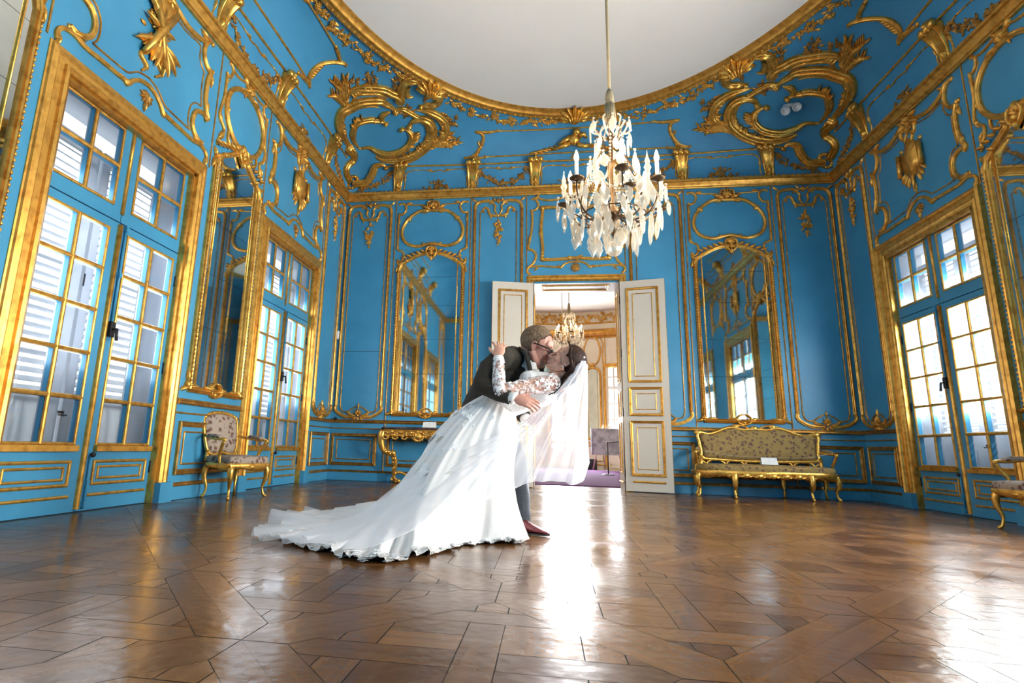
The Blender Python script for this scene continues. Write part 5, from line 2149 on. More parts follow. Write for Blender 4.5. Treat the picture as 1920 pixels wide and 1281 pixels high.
    tag(m.build('crystal_beads', 'crystal', root), kind='stuff')
    m = MB()
    for k in range(6):
        a = 2 * pi * k / 6
        c, s = cos(a), sin(a)
        m.tube(catmull([(.02 * c, .02 * s, .86), (.08 * c, .08 * s, .89), (.115 * c, .115 * s, .96), (.085 * c, .085 * s, 1.0)], 4), .006, 6)
    m.build('crown', 'crystal', root)
    return root


make_chandelier((.012, 3.75, 1.80), 5.60, 'lit crystal chandelier hanging on a tasselled rope above the couple')
root2 = make_chandelier((.075, 13.5, 2.72), 4.74, 'crystal chandelier of the white and gold room seen through the doorway', light=2)
m = MB()
m.tube([(-.16, .0, .9), (-.16, 0, 2.0)], .008, 6)
m.build('power_cable', 'cord', root2)
# ------------------------------------------------------------------ the couple
M['skin'] = simple('fair_skin', (0.52, 0.255, 0.185), 0.5, c2=(0.44, 0.20, 0.145), scale=9)
M['skin_f'] = simple('fair_skin_light', (0.57, 0.305, 0.215), 0.48, c2=(0.50, 0.25, 0.17), scale=9)
for k in ('skin', 'skin_f'):
    b = M[k].node_tree.nodes['Principled BSDF']
    b.inputs['Subsurface Weight'].default_value = 0.12
    b.inputs['Subsurface Radius'].default_value = (0.02, 0.008, 0.005)
M['suit'] = simple('olive_brown_wool', (0.021, 0.016, 0.009), 0.85, c2=(0.013, 0.010, 0.006), scale=120, bump=0.25, bscale=300)
M['trouser'] = simple('dark_blue_grey_wool', (0.022, 0.026, 0.038), 0.8, c2=(0.014, 0.017, 0.026), scale=90, bump=0.2, bscale=260)
M['shirt'] = simple('white_cotton', (0.78, 0.76, 0.72), 0.7, c2=(0.72, 0.70, 0.66), scale=30, bump=0.1, bscale=120)
M['leather'] = simple('wine_red_leather', (0.16, 0.022, 0.03), 0.3, c2=(0.09, 0.012, 0.018), scale=18, bump=0.1, bscale=60)
M['lip'] = simple('lip', (0.45, 0.13, 0.11), 0.4, scale=30)


def hair_mat(name, c1, c2, stretch):
    m, nt, b = new_mat(name)
    b.inputs['Roughness'].default_value = 0.6
    b.inputs['Specular IOR Level'].default_value = 0.2
    noise_color(nt, b, c1, c2, 1.0, detail=4, lo=0.35, hi=0.65, stretch=stretch, bump=0.8, bscale=1.4)
    return m


M['hair_m'] = hair_mat('short_greying_brown_hair', (0.085, 0.052, 0.031), (0.26, 0.165, 0.098), (60, 200, 60))
M['hair_f'] = hair_mat('dark_brown_hair', (0.012, 0.005, 0.003), (0.055, 0.022, 0.013), (60, 160, 25))
M['tulle'] = simple('white_satin_and_tulle', (0.77, 0.735, 0.70), 0.6, c2=(0.72, 0.685, 0.65), scale=5, lo=.3, hi=.7, bump=0.1, bscale=160)
M['lace'] = simple('white_lace', (0.92, 0.90, 0.875), 0.6, c2=(0.84, 0.835, 0.83), scale=60, bump=0.6, bscale=260)


def sheer_mat(name, fac, color, pattern=None, thresh=.5):
    """thin cloth: part of the light passes straight through"""
    m = bpy.data.materials.new(name)
    m.use_nodes = True
    nt = m.node_tree
    N, L = nt.nodes, nt.links
    N.remove(N['Principled BSDF'])
    out = N['Material Output']
    tr = N.new('ShaderNodeBsdfTransparent')
    df = N.new('ShaderNodeBsdfDiffuse')
    df.inputs[0].default_value = (*color, 1)
    tl = N.new('ShaderNodeBsdfTranslucent')
    tl.inputs[0].default_value = (*color, 1)
    m1 = N.new('ShaderNodeMixShader')
    m1.inputs[0].default_value = 0.5
    L.new(df.outputs[0], m1.inputs[1])
    L.new(tl.outputs[0], m1.inputs[2])
    m2 = N.new('ShaderNodeMixShader')
    L.new(tr.outputs[0], m2.inputs[1])
    L.new(m1.outputs[0], m2.inputs[2])
    L.new(m2.outputs[0], out.inputs[0])
    if pattern:
        tc = N.new('ShaderNodeTexCoord')
        nz = N.new('ShaderNodeTexNoise')
        nz.inputs['Scale'].default_value = pattern
        nz.inputs['Detail'].default_value = 3
        L.new(tc.outputs['Object'], nz.inputs['Vector'])
        mr = N.new('ShaderNodeMapRange')
        mr.inputs['From Min'].default_value, mr.inputs['From Max'].default_value = thresh - .04, thresh + .04
        mr.inputs['To Min'].default_value, mr.inputs['To Max'].default_value = fac, 0.97
        L.new(nz.outputs['Fac'], mr.inputs['Value'])
        L.new(mr.outputs[0], m2.inputs[0])
    else:                                       # denser where a fold is seen edge on
        lw = N.new('ShaderNodeLayerWeight')
        lw.inputs[0].default_value = .4
        mr = N.new('ShaderNodeMapRange')
        mr.inputs['To Min'].default_value, mr.inputs['To Max'].default_value = fac, .92
        L.new(lw.outputs['Facing'], mr.inputs['Value'])
        L.new(mr.outputs[0], m2.inputs[0])
    return m


M['veil'] = sheer_mat('sheer_veil', 0.36, (0.93, 0.94, 0.97))
M['overlay'] = sheer_mat('train_tulle', 0.5, (0.93, 0.93, 0.94))
M['sleeve'] = sheer_mat('lace_sleeve', 0.06, (0.93, 0.92, 0.92), 62, 0.52)


def fuse(o, voxel, smooth=3, factor=.5, noise=None):
    """melt overlapping volumes into one continuous skin"""
    r = o.modifiers.new('r', 'REMESH')
    r.mode = 'VOXEL'
    r.voxel_size = voxel
    r.use_smooth_shade = True
    s = o.modifiers.new('s', 'SMOOTH')
    s.factor, s.iterations = factor, smooth
    if noise:
        t = bpy.data.textures.new('folds', 'CLOUDS')
        t.noise_scale = noise[1]
        t.noise_depth = 1
        d = o.modifiers.new('d', 'DISPLACE')
        d.texture, d.strength, d.mid_level = t, noise[0], 0.5
        d.texture_coords = 'LOCAL'
    bpy.context.view_layer.update()
    me = bpy.data.meshes.new_from_object(o.evaluated_get(bpy.context.evaluated_depsgraph_get()))
    o.modifiers.clear()
    old = o.data
    o.data = me
    bpy.data.meshes.remove(old)
    for p in me.polygons:
        p.use_smooth = True
    return o


class Head:
    """head-local axes: x out of the face, y to the left ear, z to the crown; metres"""

    def __init__(self, c, fwd, up, k=1.0):
        F = Vector(fwd).normalized()
        S = Vector(up).cross(F).normalized()
        self.R = Matrix((F, S, F.cross(S))).transposed()
        self.c, self.k = Vector(c), k
        self.ax = tuple(self.R @ Vector(a) for a in ((1, 0, 0), (0, 1, 0), (0, 0, 1)))

    def p(self, x, y, z):
        return self.c + self.R @ Vector((x, y, z)) * self.k

    def ball(self, mb, c, r, n=14, m=9):
        mb.ball(self.p(*c), tuple(q * self.k for q in r), n, m, self.ax)

    def tube(self, mb, pts, rad, n=8):
        mb.tube([self.p(*q) for q in pts], [r * self.k for r in rad], n)

    def flesh(self, mb, female=False):
        j = .9 if female else 1.0
        self.ball(mb, (-.012, 0, .045), (.098, .077, .092), 20, 14)
        self.ball(mb, (.03, 0, -.02), (.063, .060 * j, .092), 18, 12)
        self.ball(mb, (.062, 0, .04), (.036, .058, .05))
        self.ball(mb, (.060, 0, -.088), (.032, .030 * j, .026))
        self.ball(mb, (.078, 0, -.096), (.016, .018, .015))
        for s in (1, -1):
            self.tube(mb, [(-.012, s * .062, -.035), (.02, s * .052 * j, -.075), (.066, s * .018, -.098)], (.024, .022, .016))
            self.ball(mb, (.058, s * .040, -.018), (.028, .022, .026))
            self.ball(mb, (.078, s * .030, .030), (.014, .026, .009))
            self.ball(mb, (.076, s * .032, .007), (.014, .018, .012))
            self.ball(mb, (.098, s * .012, -.036), (.014, .010, .009))
            self.ball(mb, (-.008, s * .078, -.002), (.014, .007, .025))
            self.tube(mb, [(.004, s * .078, -.026), (.007, s * .079, -.004), (.004, s * .083, .018), (-.010, s * .086, .026), (-.022, s * .086, .012), (-.020, s * .083, -.008), (-.008, s * .080, -.028)], (.004, .003, .004, .0045, .0045, .004, .005))
        self.tube(mb, [(.088, 0, .030), (.100, 0, .004), (.114, 0, -.024), (.116, 0, -.034), (.100, 0, -.042)], (.008, .009, .012, .013, .010))
        self.ball(mb, (.084, 0, -.062), (.016, .026, .020))
        self.ball(mb, (.098, 0, -.061), (.009, .022, .0065))
        self.ball(mb, (.096, 0, -.073), (.009, .019, .0075))

    def lips(self, mb):
        self.ball(mb, (.1005, 0, -.0612), (.0085, .021, .0055), 12, 6)
        self.ball(mb, (.0985, 0, -.0725), (.0085, .018, .0065), 12, 6)

    def brow(self, mb, s, r=.004):
        self.tube(mb, [(.090, s * .012, .026), (.091, s * .03, .033), (.077, s * .050, .027)], (r, r * 1.1, r * .5), 6)

    def lash(self, mb, s):
        self.tube(mb, [(.088, s * .016, .0), (.0925, s * .03, -.004), (.081, s * .046, .0)], (.0022, .0028, .0018), 5)


def hand(mb, wrist, d, nrm, k=1.0, thumb=1, spread=.18, curl=(.35, .35, .3), lead=None):
    """wrist point, direction of the fingers, direction the back of the hand faces; thumb +1/-1 picks the side"""
    d, nrm = Vector(d).normalized(), Vector(nrm)
    nrm = (nrm - d * nrm.dot(d)).normalized()
    s = nrm.cross(d) * thumb                    # towards the thumb side
    W = Vector(wrist)
    c = W + d * .052 * k
    mb.ball(c, (.052 * k, .040 * k, .016 * k), 14, 8, (d, s, nrm))
    mb.ball(W + d * .03 * k + s * .022 * k - nrm * .006 * k, (.034 * k, .018 * k, .017 * k), 10, 6, (d, s, nrm))
    lens = (.072, .080, .074, .058)
    for i in range(4):
        off = (.031 - .0205 * i)
        a = (1.5 - i) * spread * .5
        dirv = (d * cos(a) + s * sin(a)).normalized()
        q = c + d * (.040 - .004 * abs(i - 1.2)) * k + s * off * k
        pts, bend = [q - dirv * .02 * k, q], 0.0
        cur, n2 = dirv, nrm
        for j, cl in enumerate(curl):
            bend = cl * (1 + .12 * i)
            cur, n2 = cur * cos(bend) - n2 * sin(bend), n2 * cos(bend) + cur * sin(bend)
            q = q + cur * lens[i] * k * (.46, .31, .25)[j]
            pts.append(q)
        mb.tube(pts, [.0098 * k, .0098 * k, .0088 * k, .0080 * k, .0062 * k], 8)
        mb.ball(pts[-1], .0062 * k, 8, 5)
    q = W + d * .030 * k + s * .034 * k - nrm * .006 * k
    e = (d * .62 + s * .72 - nrm * .22).normalized()
    e2 = (d * .88 + s * .32 - nrm * .30).normalized()
    pts = [q - e * .02 * k, q, q + e * .036 * k, q + e * .036 * k + e2 * .028 * k]
    mb.tube(pts, [.013 * k, .0125 * k, .0108 * k, .008 * k], 8)
    mb.ball(pts[-1], .008 * k, 8, 5)



groom = empty('person', (-.80, 4.10, 0))
tag(groom, 'man in dark olive suit and glasses bending forward to kiss the woman in white', 'person')
GO = groom.location


def gb(mb, name, mat, parent=groom, base=GO):
    mb.v = [(x - base[0], y - base[1], z - base[2]) for x, y, z in mb.v]
    return mb.build(name, mat, parent)


# groom: body under the clothes, head, hands
GH = Head((-.505, 3.915, 1.215), (.93, -.05, -.36), (.36, -.02, .93), 1.07)
NECK = V3((-.605, 3.92, 1.10))
SHR, SHL = V3((-.715, 3.755, 1.125)), V3((-.62, 4.09, 1.10))
ELR, ELL = V3((-.845, 3.665, .935)), V3((-.66, 4.20, .86))
WRR, WRL = V3((-.635, 3.60, .842)), V3((-.575, 4.00, .735))
HIP = V3((-.86, 4.09, .80))
m = MB()
GH.flesh(m)
m.tube([GH.p(-.03, 0, -.04), GH.p(-.05, 0, -.09), NECK], [.057, .057, .066], 14)
m.tube([NECK + V3((.0, 0, -.0)), V3((-.68, 3.95, 1.07)), V3((-.78, 4.02, .95)), HIP], [.09, .12, .12, .12], 14)
m.tube([SHR, V3((-.66, 3.93, 1.12)), SHL], [.06, .08, .06], 12)
m.tube([SHR, ELR, WRR], [.045, .038, .026], 10)
m.tube([SHL, ELL, WRL], [.045, .038, .026], 10)
LEG_R = [V3((-.82, 4.04, .80)), V3((-.645, 4.04, .45)), V3((-.612, 4.00, .08))]
LEG_L = [V3((-.90, 4.16, .80)), V3((-.90, 4.20, .45)), V3((-1.0, 4.26, .08))]
for L_ in (LEG_R, LEG_L):
    m.tube(L_, [.075, .05, .035], 12)
hand(m, WRR, (.93, -.03, -.22), (-.10, -.80, .58), 1.04, thumb=1, spread=.12, curl=(.25, .35, .3))
hand(m, WRL, (.85, -.35, -.1), (.1, .6, -.5), 1.0, thumb=-1, curl=(.3, .4, .3))
body = fuse(gb(m, 'body', 'skin'), .0036, 2)
m = MB()
GH.lips(m)
gb(m, 'lips', 'lip')
for s in (1, -1):
    m = MB()
    GH.brow(m, s, .005)
    gb(m, 'eyebrow', 'hair_m')
    m = MB()
    GH.lash(m, s)
    gb(m, 'eyelash', 'black')


def hair_cap(H, mb, keep, grow=1.12, n=44, mm=30, jitter=0.0, seed=1):
    g = random.Random(seed)
    c = (-.012, 0, .045)
    r = (.098 * grow, .077 * grow + .002, .092 * grow)
    idx, vs, fs = {}, [], []
    for i in range(mm + 1):
        t = pi * i / mm - pi / 2
        for k in range(n):
            a = 2 * pi * k / n
            jj = 1 + g.uniform(-jitter, jitter)
            x, y, z = c[0] + r[0] * cos(t) * cos(a) * jj, c[1] + r[1] * cos(t) * sin(a) * jj, c[2] + r[2] * sin(t) * jj
            idx[i, k] = (x, y, z)
    nmap = {}

    def vid(i, k, inner):
        key = (i, k % n, inner)
        if key not in nmap:
            x, y, z = idx[i, k % n]
            if inner:
                f = .86
                x, y, z = c[0] + (x - c[0]) * f, y * f, c[2] + (z - c[2]) * f
            nmap[key] = len(vs)
            vs.append(H.p(x, y, z))
        return nmap[key]
    kept = {(i, k): keep(*[sum(idx[q][w] for q in ((i, k), (i + 1, k), (i, (k + 1) % n), (i + 1, (k + 1) % n))) / 4 for w in range(3)])
            for i in range(mm) for k in range(n)}
    for (i, k), ok in kept.items():
        if not ok:
            continue
        fs.append((vid(i, k, 0), vid(i, k + 1, 0), vid(i + 1, k + 1, 0), vid(i + 1, k, 0)))
        for di, dk, e in ((-1, 0, ((i, k), (i, k + 1))), (1, 0, ((i + 1, k + 1), (i + 1, k))), (0, -1, ((i + 1, k), (i, k))), (0, 1, ((i, k + 1), (i + 1, k + 1)))):
            q = (i + di, (k + dk) % n)
            if not kept.get(q, False):
                a, b = e
                fs.append((vid(*a, 0), vid(*b, 0), vid(*b, 1), vid(*a, 1)))
    mb.add(vs, fs)


m = MB()
hair_cap(GH, m, lambda x, y, z: (z > .105 - .2 * max(0, x - .02) + 1.2 * max(0, x - .055)) or (x < .045 and z > .035 + .9 * max(0, x)) or (x < -.025 and z > -.045 + .35 * (x + .025)) or (x < .022 and z > .012), 1.085, jitter=.008)
gb(m, 'hair', 'hair_m')
m = MB()                                        # glasses
for s in (1, -1):
    ring = []
    for k in range(24):
        a = 2 * pi * k / 24
        ring.append(GH.p(.106 - .010 * abs(sin(a * .5)) * 0, s * .033 + .026 * cos(a), .002 + .019 * sin(a)))
    ring.append(ring[0])
    m.tube(ring, .0042, 6, cap=False)
    m.tube([GH.p(.104, s * .058, .010), GH.p(.096, s * .072, .012), GH.p(.03, s * .081, .014), GH.p(-.012, s * .084, .014), GH.p(-.026, s * .084, -.002)], [.006, .006, .0055, .005, .004], 6)
m.tube([GH.p(.107, -.009, .008), GH.p(.112, 0, .011), GH.p(.107, .009, .008)], .003, 6)
gl = gb(m, 'glasses', 'black')
m = MB()
for s in (1, -1):
    m.lathe([(0, 0), (1, 0)], 20, (0, 0, 0))
    n = len(m.v)
    for i in range(n - 40, n):
        x, y, z = m.v[i]
        m.v[i] = GH.p(.1055, s * .033 + .025 * x, .002 + .018 * y)
gb(m, 'lens', 'pane', gl)

# jacket
m = MB()
m.tube([NECK + V3((-.03, 0, -.035)), V3((-.69, 3.935, 1.06)), V3((-.775, 3.99, .955)), V3((-.865, 4.07, .83)), V3((-.90, 4.10, .70))], [.10, .152, .158, .155, .165], 20)
m.tube([SHR + V3((.01, .03, .0)), V3((-.665, 3.92, 1.13)), SHL + V3((.0, -.02, 0))], [.075, .100, .078], 14)
m.ball(SHR, .072, 12, 8)
m.ball((-.645, 3.90, 1.135), (.075, .085, .07), 14, 9)
m.tube([SHR, SHR.lerp(ELR, .5) + V3((-.02, 0, .01)), ELR], [.076, .070, .062], 14)
m.ball(ELR, .060, 12, 8)
m.tube([ELR, ELR.lerp(WRR, .5) + V3((0, -.005, -.012)), ELR.lerp(WRR, .90)], [.063, .054, .046], 14)
m.tube([SHL, ELL], [.075, .062], 14)
m.ball(ELL, .06, 12, 8)
m.tube([ELL, ELL.lerp(WRL, .92)], [.06, .047], 14)
m.tube([V3((-.60, 3.90, 1.085)), V3((-.60, 3.94, .99)), V3((-.67, 3.98, .88))], [.075, .095, .10], 14)
jk = fuse(gb(m, 'jacket', 'suit'), .008, 5, .5, (.016, .09))
m = MB()                                        # lapel and collar
m.tube(catmull([(-.615, 3.845, 1.205), (-.575, 3.832, 1.165), (-.553, 3.815, 1.10), (-.54, 3.80, 1.03), (-.545, 3.79, .96)], 4), [.018] * 4 + [.026] * 9 + [.024] * 4, 8, flat=.5)
gb(m, 'lapel', 'suit', jk)
m = MB()
for i in range(4):
    q = ELR.lerp(WRR, .80 + .028 * i) + V3((-.008, -.022, -.044))
    m.ball(q, (.006, .006, .006), 8, 5)
gb(m, 'cuff_button', 'black', jk)
# shirt: collar, front and cuffs
m = MB()
m.tube([GH.p(-.040, 0, -.062), GH.p(-.050, 0, -.100), GH.p(-.060, 0, -.145)], [.064, .067, .074], 18)
m.tube([V3((-.545, 3.87, 1.10)), V3((-.535, 3.86, 1.03)), V3((-.56, 3.88, .95))], [.042, .048, .045], 12)
for s in (-1, 1):
    m.tube([GH.p(.0, s * .06, -.10), GH.p(.035, s * .035, -.125), GH.p(.045, s * .045, -.165)], [.012, .018, .006], 8)
fuse(gb(m, 'shirt', 'shirt'), .005, 2)
for W_, E_ in ((WRR, ELR), (WRL, ELL)):
    m = MB()
    m.tube([E_.lerp(W_, .86), E_.lerp(W_, 1.0), E_.lerp(W_, 1.03)], [.037, .040, .0405], 18, cap=True)
    c_ = gb(m, 'shirt_cuff', 'shirt')
m = MB()
m.ball(ELR.lerp(WRR, .95) + V3((-.012, -.028, -.026)), .007, 10, 6)
gb(m, 'cuff_link', 'black')
m = MB()                                        # tie
m.ball(GH.p(.035, -.012, -.160), (.020, .022, .026), 12, 8, GH.ax)
m.tube([GH.p(.04, -.012, -.175), V3((-.508, 3.83, 1.05)), V3((-.505, 3.81, .98))], [.014, .027, .035], 10, flat=.4)
gb(m, 'necktie', 'shirt')
# buttonhole flower
bt = V3((-.425, 3.86, 1.055))
m = MB()
for i, (dx, dz, r) in enumerate(((0, .02, .020), (.012, -.012, .018), (-.012, .0, .016), (.005, .038, .012))):
    m.ball(bt + V3((dx, -.012, dz)), (r, r * .8, r * 1.1), 10, 7)
fl_ = gb(m, 'buttonhole_flower', simple('cream_petal', (.80, .82, .66), .6, scale=40))
m = MB()
g = random.Random(3)
for i in range(7):
    a = g.uniform(0, 6.28)
    m.ball(bt + V3((cos(a) * .022, .0, sin(a) * .032)), (.006, .005, .018), 6, 5)
gb(m, 'sprig', simple('green_leaf', (.10, .22, .06), .5, scale=30), fl_)
m = MB()
m.tube([V3((-.46, 4.0, 1.09)), V3((-.44, 3.93, 1.05)), V3((-.45, 3.92, .98))], [.035, .040, .038], 10, flat=.5)
gb(m, 'far_lapel', 'suit', jk)
# trousers and shoes
m = MB()
m.tube([V3((-.86, 4.09, .85)), V3((-.86, 4.10, .72))], [.135, .14], 16)
for L_, a in ((LEG_R, .0), (LEG_L, 0)):
    m.tube([L_[0], L_[0].lerp(L_[1], .5), L_[1], L_[1].lerp(L_[2], .5), L_[2] + V3((0, 0, .035)), L_[2] + V3((.0, 0, -.005))], [.105, .094, .082, .076, .070, .072], 16)
fuse(gb(m, 'trousers', 'trouser'), .008, 4, .5, (.012, .08))


def shoe(heel, toe):
    heel, toe = V3(heel), V3(toe)
    d = (toe - heel).normalized()
    s = d.cross(V3((0, 0, 1)))
    L_ = (toe - heel).length
    m = MB()
    rows = []
    for t, w, h in ((0, .022, .06), (.06, .033, .082), (.2, .036, .098), (.36, .037, .098), (.48, .042, .078), (.62, .046, .06), (.78, .044, .047), (.9, .032, .036), (.97, .016, .026), (1, .004, .018)):
        c = heel + d * L_ * t
        row = []
        for k in range(14):
            a = 2 * pi * k / 14
            y, z = cos(a), sin(a)
            zz = .014 + (h - .014) * (.5 + .5 * z)
            row.append(c + s * (w * y * (1 - .45 * max(0, z) * (t < .5))) + V3((0, 0, zz)))
        rows.append(row)
    m.grid(rows, closed_u=True)
    m.add(rows[0], [tuple(range(14))])
    o = gb(m, 'shoe', 'leather')
    m = MB()
    for a, b, w0, w1, z0, z1 in ((0, .24, .030, .034, .0, .02), (.24, 1.0, .040, .030, .006, .016)):
        rows = []
        for t in [a + (b - a) * i / 8 for i in range(9)]:
            c = heel + d * L_ * t
            w = .034 + .012 * sin(pi * min(1, t * 1.1)) if t < .95 else .012
            rows.append([c + s * w + V3((0, 0, z0)), c - s * w + V3((0, 0, z0)), c - s * w + V3((0, 0, z1)), c + s * w + V3((0, 0, z1))])
        m.grid(rows, closed_u=True, smooth=False)
        m.add(rows[0], [(0, 1, 2, 3)], False)
        m.add(rows[-1], [(0, 1, 2, 3)], False)
    gb(m, 'sole', 'black', o)
    m = MB()
    for i in range(4):
        c = heel + d * L_ * (.36 + .05 * i) + V3((0, 0, .100 - .010 * i))
        m.tube([c - s * .018, c + V3((0, 0, .004)), c + s * .018], .0025, 6)
    gb(m, 'shoelace', 'black', o)


shoe((-.672, 3.985, 0), (-.418, 3.893, 0))
shoe((-1.04, 4.27, 0), (-.79, 4.19, 0))

# ------------------------------------------------------------------ bride
bride = empty('person', (-.80, 3.75, 0))
tag(bride, 'woman in a long white lace wedding dress and veil leaning back in an embrace', 'person')
BO = bride.location
bb_ = lambda mb, name, mat, parent=bride: gb(mb, name, mat, parent, BO)
BH = Head((-.310, 3.845, 1.100), (-.75, -.07, .66), (.66, -.04, .75), .95)
bn = V3((-.345, 3.86, .995))
bsl, bsr = V3((-.405, 3.745, .955)), V3((-.40, 3.98, .96))
bel, bwl = V3((-.725, 3.60, .885)), V3((-.738, 3.665, 1.10))
m = MB()
BH.flesh(m, True)
m.tube([BH.p(-.02, 0, -.05), BH.p(-.03, 0, -.10), bn], [.046, .045, .056], 14)
m.tube([bn, V3((-.46, 3.86, .935)), V3((-.60, 3.86, .875)), V3((-.74, 3.86, .815)), V3((-.80, 3.86, .68))], [.07, .095, .078, .078, .10], 16)
m.tube([bsl, V3((-.40, 3.86, .965)), bsr], [.05, .065, .05], 12)
m.tube([bsl, bsl.lerp(bel, .5), bel], [.050, .046, .037], 14)
m.tube([bel, bel.lerp(bwl, .4), bwl], [.037, .036, .024], 14)
m.tube([bsr, V3((-.56, 4.0, 1.02)), V3((-.66, 3.97, 1.14))], [.044, .036, .026], 12)
for y in (3.80, 3.90):
    m.tube([V3((-.80, y, .70)), V3((-.83, y - .02, .40)), V3((-.80, y - .05, .06))], [.085, .055, .035], 12)
    m.tube([V3((-.80, y - .05, .04)), V3((-.90, y - .06, .025))], [.032, .022], 8)
hand(m, bwl + V3((0, 0, .012)), (.05, .42, .90), (.15, -.88, .40), .95, thumb=1, spread=.62, curl=(.35, .35, .3))
fuse(bb_(m, 'body', 'skin_f'), .0036, 2)
m = MB()
BH.lips(m)
bb_(m, 'lips', 'lip')
for s in (1, -1):
    m = MB()
    BH.brow(m, s, .0032)
    bb_(m, 'eyebrow', 'hair_f')
    m = MB()
    BH.lash(m, s)
    bb_(m, 'eyelash', 'black')
    m = MB()
    m.ball(BH.p(-.004, s * .088, -.04), .006, 10, 6)
    bb_(m, 'earring', 'plastic')
# hair: swept back from the brow and falling behind the shoulder
m = MB()
hair_cap(BH, m, lambda x, y, z: (z > .085 + .9 * max(0, x - .03)) or (x < .038 and z > .03) or (x < -.02 and z > -.09), 1.14, jitter=.004)
g = random.Random(8)
for i in range(46):
    s = g.choice((-1, -1, 1))
    a = g.uniform(0, 1)
    st = BH.p(.045 - .12 * a, s * g.uniform(.045, .083), .09 - .10 * a + g.uniform(-.01, .02))
    md = BH.p(-.03 - .07 * a, s * g.uniform(.08, .098), .01 - .05 * a)
    e1 = V3((-.315 + g.uniform(-.035, .025) + .02 * a, 3.835 + s * -g.uniform(.02, .095), .985 + g.uniform(-.03, .03)))
    e2 = V3((-.385 + g.uniform(-.04, .03), 3.825 + s * -g.uniform(.05, .12), .90 + g.uniform(-.04, .04)))
    pts = catmull([tuple(st), tuple(md), tuple(md.lerp(e1, .5) + V3((.015, 0, -.01))), tuple(e1), tuple(e2)], 4)
    n = len(pts)
    pts = [V3(p) + V3((.007 * sin(k * .9 + i), .007 * cos(k * .8 + i * 2), 0)) for k, p in enumerate(pts)]
    m.tube(pts, [.011 * (1 - .75 * (k / n) ** 2) for k in range(n)], 6)
bb_(m, 'hair', 'hair_f')
m = MB()
for k in range(7):
    m.ball((-.200 + .002 * abs(k - 3), 3.79 + .017 * k, 1.138 - .002 * abs(k - 3)), .008, 8, 5)
bb_(m, 'hair_comb', 'lace')

# dress: bodice
m = MB()
m.tube([V3((-.395, 3.86, .965)), V3((-.47, 3.86, .935)), V3((-.58, 3.86, .885)), V3((-.66, 3.86, .845)), V3((-.745, 3.86, .825)), V3((-.79, 3.86, .76))], [.085, .122, .108, .098, .115, .135], 20)
for s in (-1, 1):
    m.ball(V3((-.545, 3.86 + s * .058, .985)), (.070, .058, .062), 14, 9)
m.tube([bsl + V3((.0, .02, 0)), V3((-.40, 3.86, .97)), bsr], [.058, .072, .058], 14)
bod = fuse(bb_(m, 'bodice', 'lace'), .007, 4, .5, (.004, .02))
m = MB()
m.ball(bsl, .062, 12, 8)
m.tube([bsl, bsl.lerp(bel, .5), bel], [.060, .052, .042], 16)
m.ball(bel, .041, 12, 8)
m.tube([bel, bel.lerp(bwl, .4), bwl + V3((0, 0, .015))], [.042, .041, .030], 16)
sl = fuse(bb_(m, 'lace_sleeve', 'sleeve'), .005, 3)
m = MB()
m.tube([bel.lerp(bwl, .90), bel.lerp(bwl, 1.05)], [.031, .033], 16)
bb_(m, 'sleeve_cuff', 'lace', sl)

# raised lace flowers along the sleeve
def lace_on(mb, p, nrm, r, rot, g):
    nrm = nrm.normalized()
    U = nrm.orthogonal().normalized()
    f = Frame(lambda u, v: (p, U, nrm.cross(U), nrm))
    for k in range(5):
        a = rot + k * 2 * pi / 5
        leaf(mb, f, 0, 0, a, r * g.uniform(.8, 1.1), r * .75, r * .07)
    blob(mb, f, 0, 0, r * .2, r * .12, n=6, m=3)


m = MB()
g = random.Random(21)
for A, B, ra, rb, cnt in ((bsl, bel, .063, .045, 80), (bel, bwl, .045, .034, 60)):
    ax = (B - A).normalized()
    q1 = ax.orthogonal().normalized()
    q2 = ax.cross(q1)
    for i in range(cnt):
        t, a = g.uniform(-.05, 1), g.uniform(0, 6.28)
        nn = q1 * cos(a) + q2 * sin(a)
        lace_on(m, A.lerp(B, t) + nn * (ra + (rb - ra) * t), nn, g.uniform(.009, .019), g.uniform(0, 6), g)
bb_(m, 'lace_flower', 'lace', sl)

